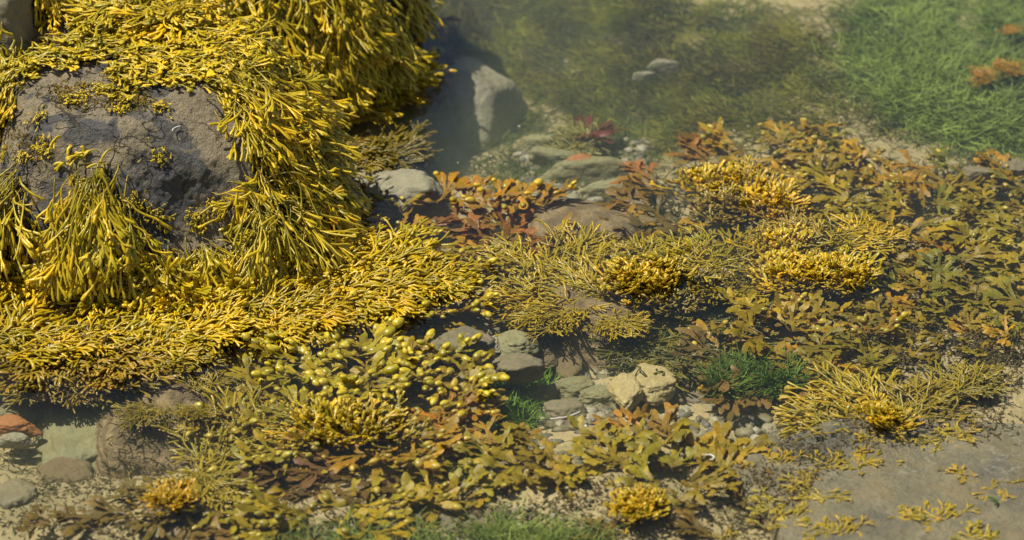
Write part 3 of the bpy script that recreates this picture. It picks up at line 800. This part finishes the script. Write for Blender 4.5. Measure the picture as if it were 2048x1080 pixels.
# shaded fringe at the foot of the back boulder
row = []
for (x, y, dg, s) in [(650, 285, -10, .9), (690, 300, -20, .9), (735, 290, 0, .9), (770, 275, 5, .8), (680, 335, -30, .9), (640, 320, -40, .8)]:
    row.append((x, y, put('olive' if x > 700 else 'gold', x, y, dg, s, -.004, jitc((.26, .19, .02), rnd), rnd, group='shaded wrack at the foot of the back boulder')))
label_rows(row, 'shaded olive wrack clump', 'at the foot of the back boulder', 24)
row = []
for (x, y, dg, s) in [(850, 60, 20, .7), (862, 105, 5, .6), (868, 150, 0, .5), (870, 30, 10, .6), (860, 180, -10, .5)]:
    row.append((x, y, put('flat', x, y, dg, s, -.03, jitc((.30, .13, .03), rnd), rnd, group='reddish fronds by the back boulder')))
label_rows(row, 'reddish submerged frond plant', 'along the right side of the back boulder', 18)

# bladder wrack
BL = [
 ('bladderful', [(560, 640, 200, .8), (635, 655, 180, .9), (700, 610, 100, .8), (625, 695, 200, 1.0), (700, 680, 60, 1.1), (755, 670, 20, 1.0), (775, 705, 0, .9), (715, 735, -60, 1.1), (570, 700, 190, .8), (650, 735, -100, 1.0), (760, 750, -40, .9), (600, 665, 90, .9), (665, 640, 120, .9), (735, 700, 0, 1.0), (680, 720, 200, 1.0), (740, 640, 30, .8), (600, 730, 230, .9), (820, 730, 0, .8)],
  YEL, (.54, .43, .02), .002, 'bladder wrack with yellow green bladders', 'of the main bladder patch', 'plants of the main bladder patch', 32),
 ('bladderful', [(850, 705, 170, .8), (900, 690, 60, .9), (935, 720, 0, .9), (880, 745, -90, .8), (930, 765, -10, .8)], OLIVE, (.54, .43, .02), .003, 'bladder wrack with yellow bladders', 'beside the smooth grey stone', 'plants right of the main bladder patch', 20),
 ('bladder', [(860, 805, -20, .9), (900, 800, 10, .9)], ORANGE, (.45, .33, .03), -.004, 'orange stemmed bladder wrack', 'below the yellow bladders', 'orange plants in the hollow', 200),
 ('bladderful', [(930, 525, 20, .75), (885, 575, -60, .8), (940, 590, -20, .7), (845, 605, 220, .7)], OLIVE, (.54, .43, .02), .004, 'glossy bladder wrack plant', 'at the tip of the golden fringe', 'plants at the tip of the fringe', 22),
 ('bladder', [(870, 380, 110, 1.0), (935, 378, 60, .95), (1025, 390, 80, 1.05), (1075, 380, 50, .95), (980, 395, 100, .85)], (.48, .25, .013), (.56, .40, .02), .006, 'orange bladder wrack', 'at the rim of the dark pool', 'orange bladder wrack at the pool rim', 200),
 ('flat', [(900, 440, 10, 1.0), (1010, 440, 20, 1.0), (960, 465, 5, .9), (1040, 465, -10, .8), (850, 435, 10, .8)], RED, None, -.006, 'rust red frond plant', 'below the orange bladder wrack', 'rust red fronds', 24),
 ('bladder', [(790, 400, 110, .7), (750, 435, 170, .8), (820, 470, 60, .8), (880, 480, -30, .85), (960, 490, 0, .6)], OLIVE, (.54, .43, .02), .002, 'olive bladder wrack', 'between pale stones and golden fringe', 'olive plants between stones and fringe', 32),
 ('flat', [(740, 470, 190, .8), (800, 440, 10, .8), (850, 500, -5, .8)], BROWN, None, -.01, 'dull brown frond plant', 'among the olive bladder wrack', 'brown fronds among the olive plants', 200),
 ('flat', [(450, 660, 190, .8), (510, 670, 200, .8), (480, 700, 180, .8), (430, 690, 170, .7), (600, 770, 210, .8), (530, 760, 190, .9)], OLIVE, None, -.012, 'dull olive frond plant', 'left of the main bladder patch', 'olive fronds left of the bladders', 25),
 ('bladder', [(480, 800, 190, .9), (540, 830, 180, .9), (450, 830, 200, .8), (560, 880, 200, .9), (500, 890, 220, .9), (620, 860, 240, .8), (590, 810, 150, .8)], OLGR, (.42, .36, .04), -.004, 'bladder wrack with pale green bladders', 'around the yellow wrack fan', 'plants around the yellow fan', 28),
 ('bladder', [(830, 855, -10, 1.0), (800, 890, -5, 1.0), (680, 850, 200, .9), (740, 880, 250, .9)], (.40, .24, .015), (.44, .32, .03), .0, 'golden brown bladder wrack', 'below the dense golden cushion', 'golden brown plants below the cushion', 25),
 ('flat', [(620, 920, 190, 1.0), (700, 920, 180, 1.0), (760, 930, 270, .9), (560, 930, 200, .9), (660, 950, 220, .9)], (.15, .085, .02), None, -.012, 'dark brown stalky frond plant', 'in bottom hollow', 'dark brown stalky fronds', 18),
 ('bladder', [(420, 985, 190, .9), (500, 1000, 200, .9), (600, 1000, 190, 1.0), (690, 970, -10, .9), (770, 985, 10, .9), (840, 970, 0, .9), (920, 960, 20, .9), (720, 1030, 0, .9), (560, 1040, 190, .9)],
  OLIVE, (.38, .31, .03), -.006, 'flat lying bladder wrack', 'above the green weed at bottom', 'plants above the bottom green weed', 28),
 ('flat', [(400, 1030, 200, .8), (470, 1045, 190, .8), (330, 1015, 210, .7), (250, 1005, 180, .7), (180, 1015, 190, .7), (100, 1030, 170, .6), (300, 970, 160, .6), (650, 1060, 190, .8)],
  (.19, .13, .025), None, -.012, 'small brown frond plant', 'on bottom left sand', 'brown fronds on the bottom left sand', 26),
 ('leafy', [(990, 890, 160, 1.0), (1050, 905, 190, 1.0), (1110, 895, 170, .95), (1170, 910, 200, 1.0), (1240, 900, 160, 1.0), (1300, 880, 130, 1.1), (1350, 910, 60, 1.1), (1400, 885, 70, 1.1), (1440, 920, 20, 1.0),
            (1480, 905, 10, .9), (1390, 945, -10, .9), (1320, 940, 190, .9), (1130, 935, 180, .8), (1210, 870, 150, .8)], (.38, .28, .018), None, -.006, 'broad ochre frond plant', 'of the bottom centre frond bed', 'broad fronds at bottom centre', 20),
 ('flat', [(1280, 850, 150, .8), (1340, 845, 120, .8), (1050, 870, 150, .7), (960, 840, 150, .8), (985, 865, 170, .7)], (.36, .21, .025), None, -.012, 'rusty brown frond plant', 'behind bottom centre frond bed', 'rusty fronds behind the bottom centre bed', 200),
 ('leafy', [(1560, 620, 130, .95), (1590, 640, 30, .9), (1530, 650, 190, .9), (1600, 600, 60, .8), (1520, 610, 160, .8)], OLIVE, None, -.004, 'broad olive frond plant', 'around the bladder pair right of centre', 'fronds around the bladder pair', 18),
 ('bladderful', [(1575, 615, 80, .75), (1745, 645, 40, .7)], (.34, .2, .02), (.42, .34, .03), -.002, 'bladder wrack with golden bladders', 'among right hand fronds below the crowns', 'golden bladder plants below the crowns', 200),
 ('flat', [(1430, 720, 180, .9), (1490, 735, 190, .9), (1450, 690, 170, .9), (1540, 730, 200, .9), (1560, 690, 190, .9), (1500, 765, 190, .8), (1610, 720, 180, .9), (1640, 745, 190, .8)], (.20, .125, .03), None, -.02,
  'brownish rippled frond', 'above the bright green tuft', 'rippled fronds above the green tuft', 20),
 ('flat', [(1480, 930, 0, .7), (1540, 990, 10, .6), (1400, 990, 180, .7), (1470, 975, 0, .6), (1340, 1000, 190, .6), (1500, 1030, 0, .6), (1420, 1050, 170, .6), (1220, 1060, 160, .6)], (.22, .15, .025), None, -.012,
  'small ochre frond plant', 'around the bottom golden tuft', 'ochre fronds around the bottom tuft', 22),
]
for kind, pts, col, bcol, zz, what, where, grp, rowh in BL:
    row = [(x, y, put(kind, x, y, dg, s, zz + rnd.uniform(-.004, .004), jitc(col, rnd), rnd, group=grp, bcol=bcol)) for x, y, dg, s in pts]
    label_rows(row, what, where, rowh)

# golden cushions and crowns
for (x, y, s, zz, c, lb) in [
 (690, 830, 1.15, .004, GOLDF, 'dense golden cushion of narrow wrack below the main bladder patch, left part'),
 (740, 835, 1.0, .002, (.46, .32, .018), 'dense golden cushion of narrow wrack below the main bladder patch, right part'),
 (1255, 535, 1.1, .006, (.60, .41, .012), 'emergent golden crown on the olive wrack in the middle'),
 (1300, 550, 1.0, .004, (.58, .40, .012), 'emergent golden crown just right of the middle one'),
 (1400, 560, .9, -.006, (.25, .18, .03), 'brownish crown clump right of the emergent golden crowns'),
 (1345, 585, .9, -.006, (.27, .2, .03), 'olive brown crown clump below the emergent golden crowns'),
 (1425, 350, 1.1, -.002, (.64, .43, .012), 'golden crown clump, rear left one of the right hand crowns'),
 (1540, 385, 1.1, -.001, (.64, .43, .012), 'bright golden crown clump, rear right one of the right hand crowns'),
 (1460, 400, 1.0, -.008, (.28, .19, .02), 'duller crown clump in front of the two rear golden crowns'),
 (1510, 350, .8, -.004, (.64, .43, .012), 'small golden crown between the two rear golden crowns'),
 (1575, 480, 1.0, -.005, (.64, .43, .012), 'long brownish golden crown clump beside the bared tan rock'),
 (1690, 530, 1.1, .002, GOLDF, 'bright cauliflower like golden crown, right one of the front pair'),
 (1570, 535, 1.0, .0, (.64, .43, .012), 'golden crown clump, left one of the front pair'),
 (1630, 530, .95, .0, (.64, .43, .012), 'golden crown clump between the front pair'),
 (1265, 1000, .7, .004, GOLDF, 'small bushy golden tuft standing on sand at the bottom'),
 (1290, 992, .5, .004, (.56, .35, .014), 'orange gold tuft leaning on the bushy golden bottom tuft'),
 (1780, 820, .8, .004, GOLDF, 'golden orange crown in the middle of the fanned wrack on the slab'),
 (340, 985, .65, .004, (.60, .36, .012), 'bright orange yellow tuft on the lower left sand'),
 (110, 690, 1.1, -.004, (.20, .125, .03), 'brown crown clump under the left golden waterline'),
 (200, 680, 1.1, -.004, (.22, .14, .03), 'brown crown clump right of the other one under the waterline')]:
    put('crown', x, y, rnd.uniform(0, 360), s, zz, jitc(c, rnd, .08), rnd, lb)
put('gold', 1700, 465, 10, .8, .0, GOLDF, rnd, 'orange gold wrack spray above the front pair of crowns')
put('gold', 1620, 455, 170, .8, -.004, (.38, .25, .02), rnd, 'golden wrack spray pointing left above the front pair of crowns')

# olive narrow wrack in the middle
row = []
for (x, y, dg, s) in [(1080, 500, 190, .9), (1060, 510, 150, .9), (1130, 500, 20, .9), (1180, 510, -10, .9), (1130, 545, 200, 1.0), (1180, 555, 170, 1.0), (1230, 570, 180, 1.0), (1100, 580, 190, .9), (1170, 585, 190, .9),
                      (1100, 600, 200, .7), (1220, 620, -20, .6), (1050, 560, 160, .7), (1290, 510, 60, .9), (1330, 530, 20, .9)]:
    row.append((x, y, put('olive', x, y, dg, s, -.002, jitc((.46, .335, .012), rnd, .1), rnd, group='olive narrow wrack in the middle')))
label_rows(row, 'olive narrow wrack clump', 'on the mid pool rocks', 20)
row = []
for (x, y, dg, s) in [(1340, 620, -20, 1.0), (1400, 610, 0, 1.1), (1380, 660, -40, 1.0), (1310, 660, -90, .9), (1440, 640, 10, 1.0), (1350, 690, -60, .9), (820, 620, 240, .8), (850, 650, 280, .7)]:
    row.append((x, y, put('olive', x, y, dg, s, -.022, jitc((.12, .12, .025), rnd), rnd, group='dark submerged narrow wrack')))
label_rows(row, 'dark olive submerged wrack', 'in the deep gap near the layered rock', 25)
row = []
for (x, y, dg, s) in [(1420, 500, 150, .9), (1460, 520, 170, 1.0), (1390, 530, 190, .9), (1500, 490, 20, .9), (1480, 545, 200, .8), (1350, 500, 170, .7), (1560, 440, 30, .8), (1640, 470, 10, .8)]:
    row.append((x, y, put('olive', x, y, dg, s, -.006, jitc((.40, .31, .014), rnd), rnd, group='olive sprays left of the front crowns')))
label_rows(row, 'spreading olive wrack spray', 'left of the front golden crowns', 22)
# lower left yellow-green narrow wrack
for (x, y, dg, s, c, lb) in [
 (440, 880, 60, 1.1, (.36, .27, .02), 'broad yellow green wrack fan beside the sloping slab'),
 (470, 850, 20, 1.0, (.36, .27, .02), 'yellow green wrack fan reaching right beside the sloping slab'),
 (420, 930, 280, .9, (.34, .255, .02), 'yellow green wrack fan hanging down beside the sloping slab'),
 (300, 800, 260, .5, (.30, .22, .02), 'lone forked wrack tuft on the sloping slab'),
 (405, 800, 260, .45, (.36, .265, .02), 'small upright yellow wrack tuft at the slab top'),
 (410, 760, 100, .5, (.36, .265, .02), 'little yellow wrack tuft just above the slab top'),
 (560, 800, 10, .7, (.30, .25, .018), 'flat yellow green wrack left of the golden cushion'),
 (620, 830, 180, .8, GOLDF, 'golden wrack spreading left from the golden cushion'),
 (1720, 815, 175, 1.1, (.50, .35, .016), 'long wrack fan pointing left on the slab edge'),
 (1740, 850, 190, 1.1, (.36, .27, .015), 'lowest long wrack fan pointing left on the slab edge'),
 (1820, 800, 30, .9, (.33, .24, .02), 'wrack fan pointing right on the slab edge'),
 (1760, 790, 165, 1.0, (.50, .35, .016), 'upper long wrack fan pointing left on the slab edge'),
 (1840, 830, -20, .8, (.28, .2, .02), 'dull short wrack fan at the right end on the slab edge'),
 (1890, 765, 30, .7, (.33, .25, .02), 'thin yellow wrack spray above the slab near the right edge'),
 (1930, 750, 20, .6, (.33, .25, .02), 'thinner yellow wrack spray furthest right above the slab')]:
    put('olive', x, y, dg, s * (.95 if s > .85 else 1), -.004, jitc(c, rnd, .08), rnd, lb)
# small tufts on the slab and sand
row = []
for (x, y) in [(1560, 920), (1710, 915), (1725, 935), (1660, 925), (1800, 865), (1740, 870), (1850, 880), (1890, 875), (1930, 860), (1620, 980), (1600, 1000), (1660, 990), (1540, 1010), (1560, 1045), (1630, 1065), (1680, 1060),
               (1800, 1030), (1850, 1035), (1880, 1030), (1990, 975), (1930, 945), (1610, 960), (1400, 1070), (1450, 1075), (1950, 1075)]:
    h0, _ = hit(x, y)
    row.append((x, y, put('small', x, y, rnd.uniform(0, 360), rnd.uniform(.55, .95), h0.z + .002, jitc((.46, .33, .02), rnd), rnd, group='small tufts on the slab', tilt=.05)))
label_rows(row, 'tiny yellow wrack tuft', 'on the flat slab', 22)

# ------------------------------------------------------------------ the dense frond bed at the right
BED = [(1390, 265), (1500, 245), (1660, 235), (1720, 290), (1900, 300), (2090, 300), (2090, 690), (1900, 690), (1800, 735), (1660, 770), (1580, 700), (1640, 590), (1760, 560), (1750, 480), (1610, 430), (1590, 340),
       (1490, 320), (1400, 320)]
rows = {}
for (x, y) in sample(BED, 56, 30, rnd):
    up = y < 330
    c = (.44, .255, .011) if up else (.37, .275, .013) if y < 560 else (.31, .235, .02)
    if rnd.random() < .25: c = (.50, .30, .010)
    if rnd.random() < .2: c = (.26, .225, .025)
    k = rnd.choice(('flat', 'flat', 'leafy', 'bladder')) if y < 560 else rnd.choice(('leafy', 'flat'))
    o = put(k, x, y, rnd.choice((10, 170, 190, 180, 175)) + rnd.uniform(-28, 28), rnd.uniform(.68, .9) if y < 600 else rnd.uniform(.55, .75), rnd.uniform(-.026, -.008), jitc(c, rnd), rnd, bcol=(.40, .32, .03),
            group='frond plants of the right hand bed')
    rows.setdefault(int((y - 235) // 60), []).append((x, y, o))
ZN = ['at the far edge of the frond bed', 'nearest the green weed in the frond bed', 'level with the rear golden crowns', 'level with the tan rock', 'level with the front golden crowns', 'just below the front golden crowns',
      'level with the golden bladders', 'at the near edge of the frond bed', 'at the sand edge of the bed']
for i, its in rows.items():
    label_rows(its, 'ochre frond plant', ZN[min(i, 8)], 28)
row = []
for (x, y, dg, s, c) in [(1290, 390, 170, .9, (.28, .15, .02)), (1330, 360, 175, .9, (.36, .2, .015)), (1300, 340, 160, .8, (.30, .13, .02)), (1280, 440, 190, .9, (.17, .1, .02)), (1340, 430, 180, .9, (.17, .12, .025)),
                         (1390, 440, 170, .9, (.14, .11, .025)), (1330, 470, 190, .9, (.15, .1, .025)), (1400, 480, 180, .8, (.14, .11, .025)), (1420, 300, 160, .9, (.32, .17, .02)), (1440, 270, 150, .8, (.33, .17, .02))]:
    row.append((x, y, put('flat', x, y, dg, s, -.016, jitc(c, rnd), rnd, group='brown fronds left of the rear crowns')))
label_rows(row, 'brown orange frond plant', 'left of the rear golden crowns', 28)
put('flat', 1150, 250, 10, 1.0, -.05, (.12, .025, .015), rnd, 'dark red weed frond deep in the pool, pointing right')
put('olive', 1985, 145, 170, .36, -.012, (.55, .27, .015), rnd, 'orange frond plant inside the green weed, left one')
put('olive', 2040, 128, 175, .4, -.010, (.55, .27, .015), rnd, 'orange frond plant inside the green weed at the right edge')
put('olive', 2035, 55, 160, .28, -.012, (.50, .25, .015), rnd, 'small orange frond in the green weed near the top right corner')
put('olive', 1130, 275, 0, .8, -.06, (.22, .2, .03), rnd, 'pale olive weed spray below the dark red frond')
put('olive', 1180, 265, 160, .7, -.06, (.22, .2, .03), rnd, 'smaller pale olive spray right below the dark red frond')

FILL = [([(420, 620), (560, 600), (980, 600), (990, 760), (960, 860), (1000, 980), (900, 1060), (400, 1060), (360, 980), (400, 850), (390, 700)], (82, 44), (.38, .27, .014), 'dull olive frond plant', 'in underlayer below bladder wrack', 'olive underlayer fronds'),
        ([(1250, 430), (1480, 430), (1560, 600), (1700, 600), (1680, 780), (1400, 760), (1420, 680), (1500, 640), (1440, 560), (1380, 520)], (86, 44), (.42, .25, .014), 'dim brown frond plant', 'in underlayer around golden crowns', 'brown underlayer fronds'),
        ([(720, 400), (1000, 400), (1080, 470), (960, 560), (740, 480)], (80, 40), (.45, .24, .014), 'dim ochre frond plant', 'beneath orange bladder wrack', 'ochre underlayer fronds')]
for poly, sp, c, what, where, grp in FILL:
    row = []
    for (x, y) in sample(poly, sp[0], sp[1], rnd):
        row.append((x, y, put(rnd.choice(('flat', 'leafy', 'bladder')), x, y, rnd.choice((0, 180, 190, -10)) + rnd.uniform(-40, 40), rnd.uniform(.75, 1.0), rnd.uniform(-.035, -.018), jitc(c, rnd), rnd, group=grp, bcol=(.45, .37, .04))))
    label_rows(row, what, where, 34)

# ------------------------------------------------------------------ green weed and carpets (nobody could count the threads)
def threads(name, label, polys, count, L, w, col, seed, lie, dirf=None, zoff=0.0, top=None, mat=M_GREEN, curl=.9, cat='green weed', tubek=None, zfix=None, patch=.1, soft=1.0):
    rnd = random.Random(seed); g = Geo()
    boxes = [(min(q[0] for q in pl), min(q[1] for q in pl), max(q[0] for q in pl), max(q[1] for q in pl)) for pl in polys]
    areas = [(b[2] - b[0]) * (b[3] - b[1]) for b in boxes]
    done = 0
    while done < count:
        k = rnd.choices(range(len(polys)), areas)[0]; b = boxes[k]
        ex = 30 * soft; px, py = rnd.uniform(b[0] - ex, b[2] + ex), rnd.uniform(b[1] - ex * .6, b[3] + ex * .6)
        if not inside(polys[k], px + rnd.gauss(0, 14 * soft), py + rnd.gauss(0, 8 * soft)): continue
        if ((px - 950) / 100) ** 2 + ((py - 205) / 90) ** 2 < 1 and name != 'weed_turf': continue
        # thicker and thinner places
        if mnoise.noise(Vector((px * .011, py * .017, seed))) + rnd.uniform(-.35, .45) + patch < 0: continue
        if zfix is None:
            h0, _ = hit(px, py); p = h0 + Vector((0, 0, zoff))
        else: p = P(px, py, zfix + rnd.uniform(-.012, .004))
        a = (dirf(px, py) if dirf else rnd.uniform(0, 360)) + rnd.gauss(0, 35)
        a = math.radians(a); v = Vector((math.cos(a), math.sin(a), rnd.uniform(*lie))).normalized()
        n = 6; Ls = L * rnd.uniform(.4, 1.2); pts = [tuple(p)]; bend = rnd.gauss(0, curl)
        for i in range(n - 1):
            v = Quaternion(Vector((0, 0, 1)), bend / n + rnd.gauss(0, .3 * curl)) @ v
            v.z += rnd.gauss(0, .12) - (.25 if (top is not None and p.z > top) else 0)
            v.normalize(); p = p + v * (Ls / (n - 1)); pts.append(tuple(p))
        ww = w * rnd.uniform(.7, 1.4) * np.array([.7, 1, 1.05, 1, .8, .35])
        tube(g, pts, ww, np.linspace(0, 1, n), min(1, max(0, .5 + .75 * mnoise.noise(Vector((px * .009, py * .02, seed + 7))) + rnd.gauss(0, .2))), flat=.5, k=3)
        done += 1
    o = link(name, g.mesh(name), mat); o.color = (*col, 1)
    return tag(o, label, cat, kind='stuff')
GR = (.10, .19, .028)
threads('green_weed', 'bright green thread weed in the top right corner', [[(1780, -20), (2080, -20), (2080, 300), (1920, 285), (1840, 245), (1770, 190), (1710, 110)]], 9500, .085, .0009, (.44, .55, .11), 1, (.0, .25), lambda x, y: 200, .004, -.006, curl=2.2, patch=.1, soft=2.5)
threads('green_weed', 'green thread weed along the bottom edge', [[(600, 1100), (760, 1070), (900, 1080), (980, 1060), (1100, 1080), (1220, 1090), (1240, 1130), (560, 1130)]], 1700, .05, .0008, (.34, .42, .08), 2, (.0, .4), lambda x, y: 120, .003, -.010, curl=2.2, patch=-.05)
threads('green_weed', 'vivid green tuft among stones right of the yellow pair', [[(1430, 780), (1480, 765), (1590, 780), (1600, 805), (1450, 812)]], 1500, .036, .0010, (.21, .33, .04), 3, (.2, .9), None, .02, -.002)
threads('green_weed', 'small green tuft beside the grey stone near the wrack fan', [[(1600, 815), (1640, 805), (1650, 830), (1610, 835)]], 400, .028, .0010, (.13, .28, .015), 4, (.3, 1.2), None, .002, -.003)
threads('green_weed', 'dark green tuft left of the pebble bed', [[(970, 775), (1080, 770), (1085, 810), (990, 815)]], 700, .03, .0010, (.17, .32, .025), 5, (.2, 1.0), None, .012, -.004)
threads('green_weed', 'green tuft above the bottom centre fronds', [[(955, 835), (1040, 830), (1060, 860), (970, 870)]], 600, .03, .0010, (.17, .32, .025), 6, (.2, 1.0), None, .012, -.004)
threads('green_weed', 'green tuft left of the green bottom fronds', [[(890, 930), (960, 935), (960, 960), (900, 960)]], 200, .03, .0010, (.09, .18, .015), 7, (.2, 1.0), None, .002, -.004)
threads('green_weed', 'green film over sunken stones beyond the middle', [[(1180, 350), (1290, 345), (1280, 400), (1200, 395)], [(960, 250), (1120, 230), (1330, 260), (1300, 340), (1000, 400), (950, 340)]], 1900, .03, .0010, (.20, .22, .045), 8, (.1, .6), None, .002, -.01)
CARP = [[(850, -40), (1340, -40), (1400, 30), (1560, 60), (1600, 120), (1540, 200), (1440, 260), (1330, 300), (1240, 250), (1090, 200), (1020, 150), (900, 110)]]
threads('weed_carpet', 'soft olive green weed carpet on the deep pool floor', CARP, 19000, .042, .0010, (.46, .46, .04), 9, (.0, .22), lambda x, y: 195, .0, -.02, soft=5, patch=-.08, cat='weed carpet')
threads('weed_carpet', 'brown weed wisps tangled through the deep green carpet', CARP, 7000, .045, .0011, (.24, .18, .04), 19, (.0, .3), lambda x, y: 195, .004, -.02, cat='weed carpet', patch=-.1)
threads('weed_carpet', 'thin olive weed wisps over the far sand', [[(1380, 20), (1560, 40), (1760, 20), (1800, 160), (1860, 270), (1700, 280), (1450, 280), (1560, 180)]], 2600, .045, .0009, (.40, .38, .06), 23, (.0, .2), lambda x, y: 195, .0, -.02, cat='weed carpet', patch=-.1, soft=3)
threads('weed_carpet', 'sparse brown weed on the sand beyond the frond bed', [[(1300, 230), (1750, 40), (1900, 200), (1760, 300), (1400, 300), (1250, 330)]], 1300, .035, .0009, (.30, .23, .06), 10, (.02, .4), lambda x, y: 195, .0, -.02, mat=M_TURF, cat='weed carpet', soft=4)
threads('weed_turf', 'fine brown weed turf on the shallow sand and slabs', [[(0, 980), (350, 930), (900, 950), (1500, 930), (1650, 800), (1800, 700), (2080, 680), (2080, 860), (1700, 900), (1500, 1100), (0, 1100)]], 9000, .009, .0009, (.20, .14, .045), 11, (.1, .8), None, 0, None, mat=M_TURF, cat='weed turf')
threads('weed_turf', 'fuzzy olive weed turf in the left corner pool', [[(0, 740), (280, 760), (330, 980), (0, 1000)]], 800, .018, .0008, (.24, .19, .05), 12, (.1, .8), None, 0, None, mat=M_TURF, cat='weed turf')
threads('weed_turf', 'fine weed litter under the right hand frond bed', [[(1260, 330), (2080, 330), (2080, 720), (1500, 790), (1380, 700)]], 6000, .022, .0014, (.13, .10, .03), 13, (.1, .7), None, 0, None, mat=M_TURF, cat='weed turf')
threads('weed_turf', 'thin yellow turf on top of the bare boulder', [[(90, 175), (300, 165), (340, 200), (250, 225), (120, 215)], [(10, 260), (100, 280), (90, 320), (20, 330)]], 1500, .007, .0008, (.36, .24, .015), 14, (.1, .8), None, 0, None, mat=M_TURF, cat='weed turf')

# ------------------------------------------------------------------ little pale things
m, nt, out = new_mat('shell')
pr = nd(nt, 'ShaderNodeBsdfPrincipled'); pr.inputs['Base Color'].default_value = (.62, .58, .50, 1); pr.inputs['Roughness'].default_value = .4
nt.links.new(pr.outputs[0], out.inputs[0]); M_SHELL = m
def squiggle(name, px, py, L, turns, r, label, cat, z=None, ang=0, mat=None):
    h0, n = hit(px, py); z = (h0.z + .004) if z is None else z
    c = P(px, py, z); pts = []
    a = ang
    p = Vector((0, 0, 0))
    for i in range(16):
        pts.append(tuple(p)); a += turns / 16; p = p + Vector((math.cos(a), math.sin(a), .05 * math.sin(i))) * (L / 15)
    g = Geo(); tube(g, pts, r * np.concatenate([[.5], np.ones(13), [.8, .3]]), np.linspace(0, 1, 16), .5, flat=1.0, k=6)
    o = link(name, g.mesh(name), mat or M_SHELL); o.location = c
    return tag(o, label, cat)
squiggle('worm_tube', 1420, 920, .024, 4.2, .0012, 'white curled worm tube in front of the bottom centre fronds', 'worm tube', z=-.002)
squiggle('worm_tube', 345, 262, .02, -1.6, .0009, 'thin white worm tube on the bare boulder face', 'worm tube', ang=1.8)
squiggle('twig', 1100, 838, .045, 0.9, .0011, 'thin white twig lying below the pebble bed', 'twig', z=-.02)
squiggle('green_sprig', 1990, 1010, .024, 2.6, .0014, 'single bright green sprig on the flat slab', 'green weed', ang=.6, mat=M_GREEN).color = (.10, .24, .02, 1)
gravel('shell_fragment', 'tiny white shell fragments scattered over the pool', [(700, 640, 1400, 900), (1400, 100, 1900, 320), (1300, 600, 1900, 1060), (900, 230, 1200, 340)], 45, M_SHELL, 3, (.001, .0026), .004)

# ------------------------------------------------------------------ water
m, nt, out = new_mat('water')
tr = nd(nt, 'ShaderNodeBsdfTransparent'); tr.inputs[0].default_value = (.985, .99, .985, 1)
gl = nd(nt, 'ShaderNodeBsdfGlossy'); gl.inputs['Roughness'].default_value = .03
fr = nd(nt, 'ShaderNodeFresnel'); fr.inputs[0].default_value = 1.28
bp = nd(nt, 'ShaderNodeBump'); setin(bp, Strength=.22, Distance=.01)
pos = position(nt)
nt.links.new(noise_tex(nt, 9, 2, .5, pos, .4), bp.inputs['Height'])
nt.links.new(bp.outputs[0], gl.inputs['Normal']); nt.links.new(bp.outputs[0], fr.inputs['Normal'])
mx = nd(nt, 'ShaderNodeMixShader'); nt.links.new(fr.outputs[0], mx.inputs[0]); nt.links.new(tr.outputs[0], mx.inputs[1]); nt.links.new(gl.outputs[0], mx.inputs[2])
nt.links.new(mx.outputs[0], out.inputs[0])
pv = nd(nt, 'ShaderNodeVolumePrincipled')
pv.inputs['Color'].default_value = (.80, .92, .58, 1); pv.inputs['Density'].default_value = 0.62
pv.inputs['Anisotropy'].default_value = .3
nt.links.new(pv.outputs[0], out.inputs['Volume'])
E = 39.0
wv = np.array([(-E, -E, 0), (E, -E, 0), (E, E, 0), (-E, E, 0), (-E, -E, -.4), (E, -E, -.4), (E, E, -.4), (-E, E, -.4)], float)
wf = np.array([(0, 1, 2, 3), (7, 6, 5, 4), (0, 4, 5, 1), (1, 5, 6, 2), (2, 6, 7, 3), (3, 7, 4, 0)])
g = Geo(); g.add(wv, wf, np.zeros(8), .5)
tag(link('water', g.mesh('water', False), m), 'clear still water of the tide pool', 'water', kind='structure')
for k, ps in PROTO.items():
    for o in ps:
        if o.name not in USED: print('UNUSED', k, o.name)
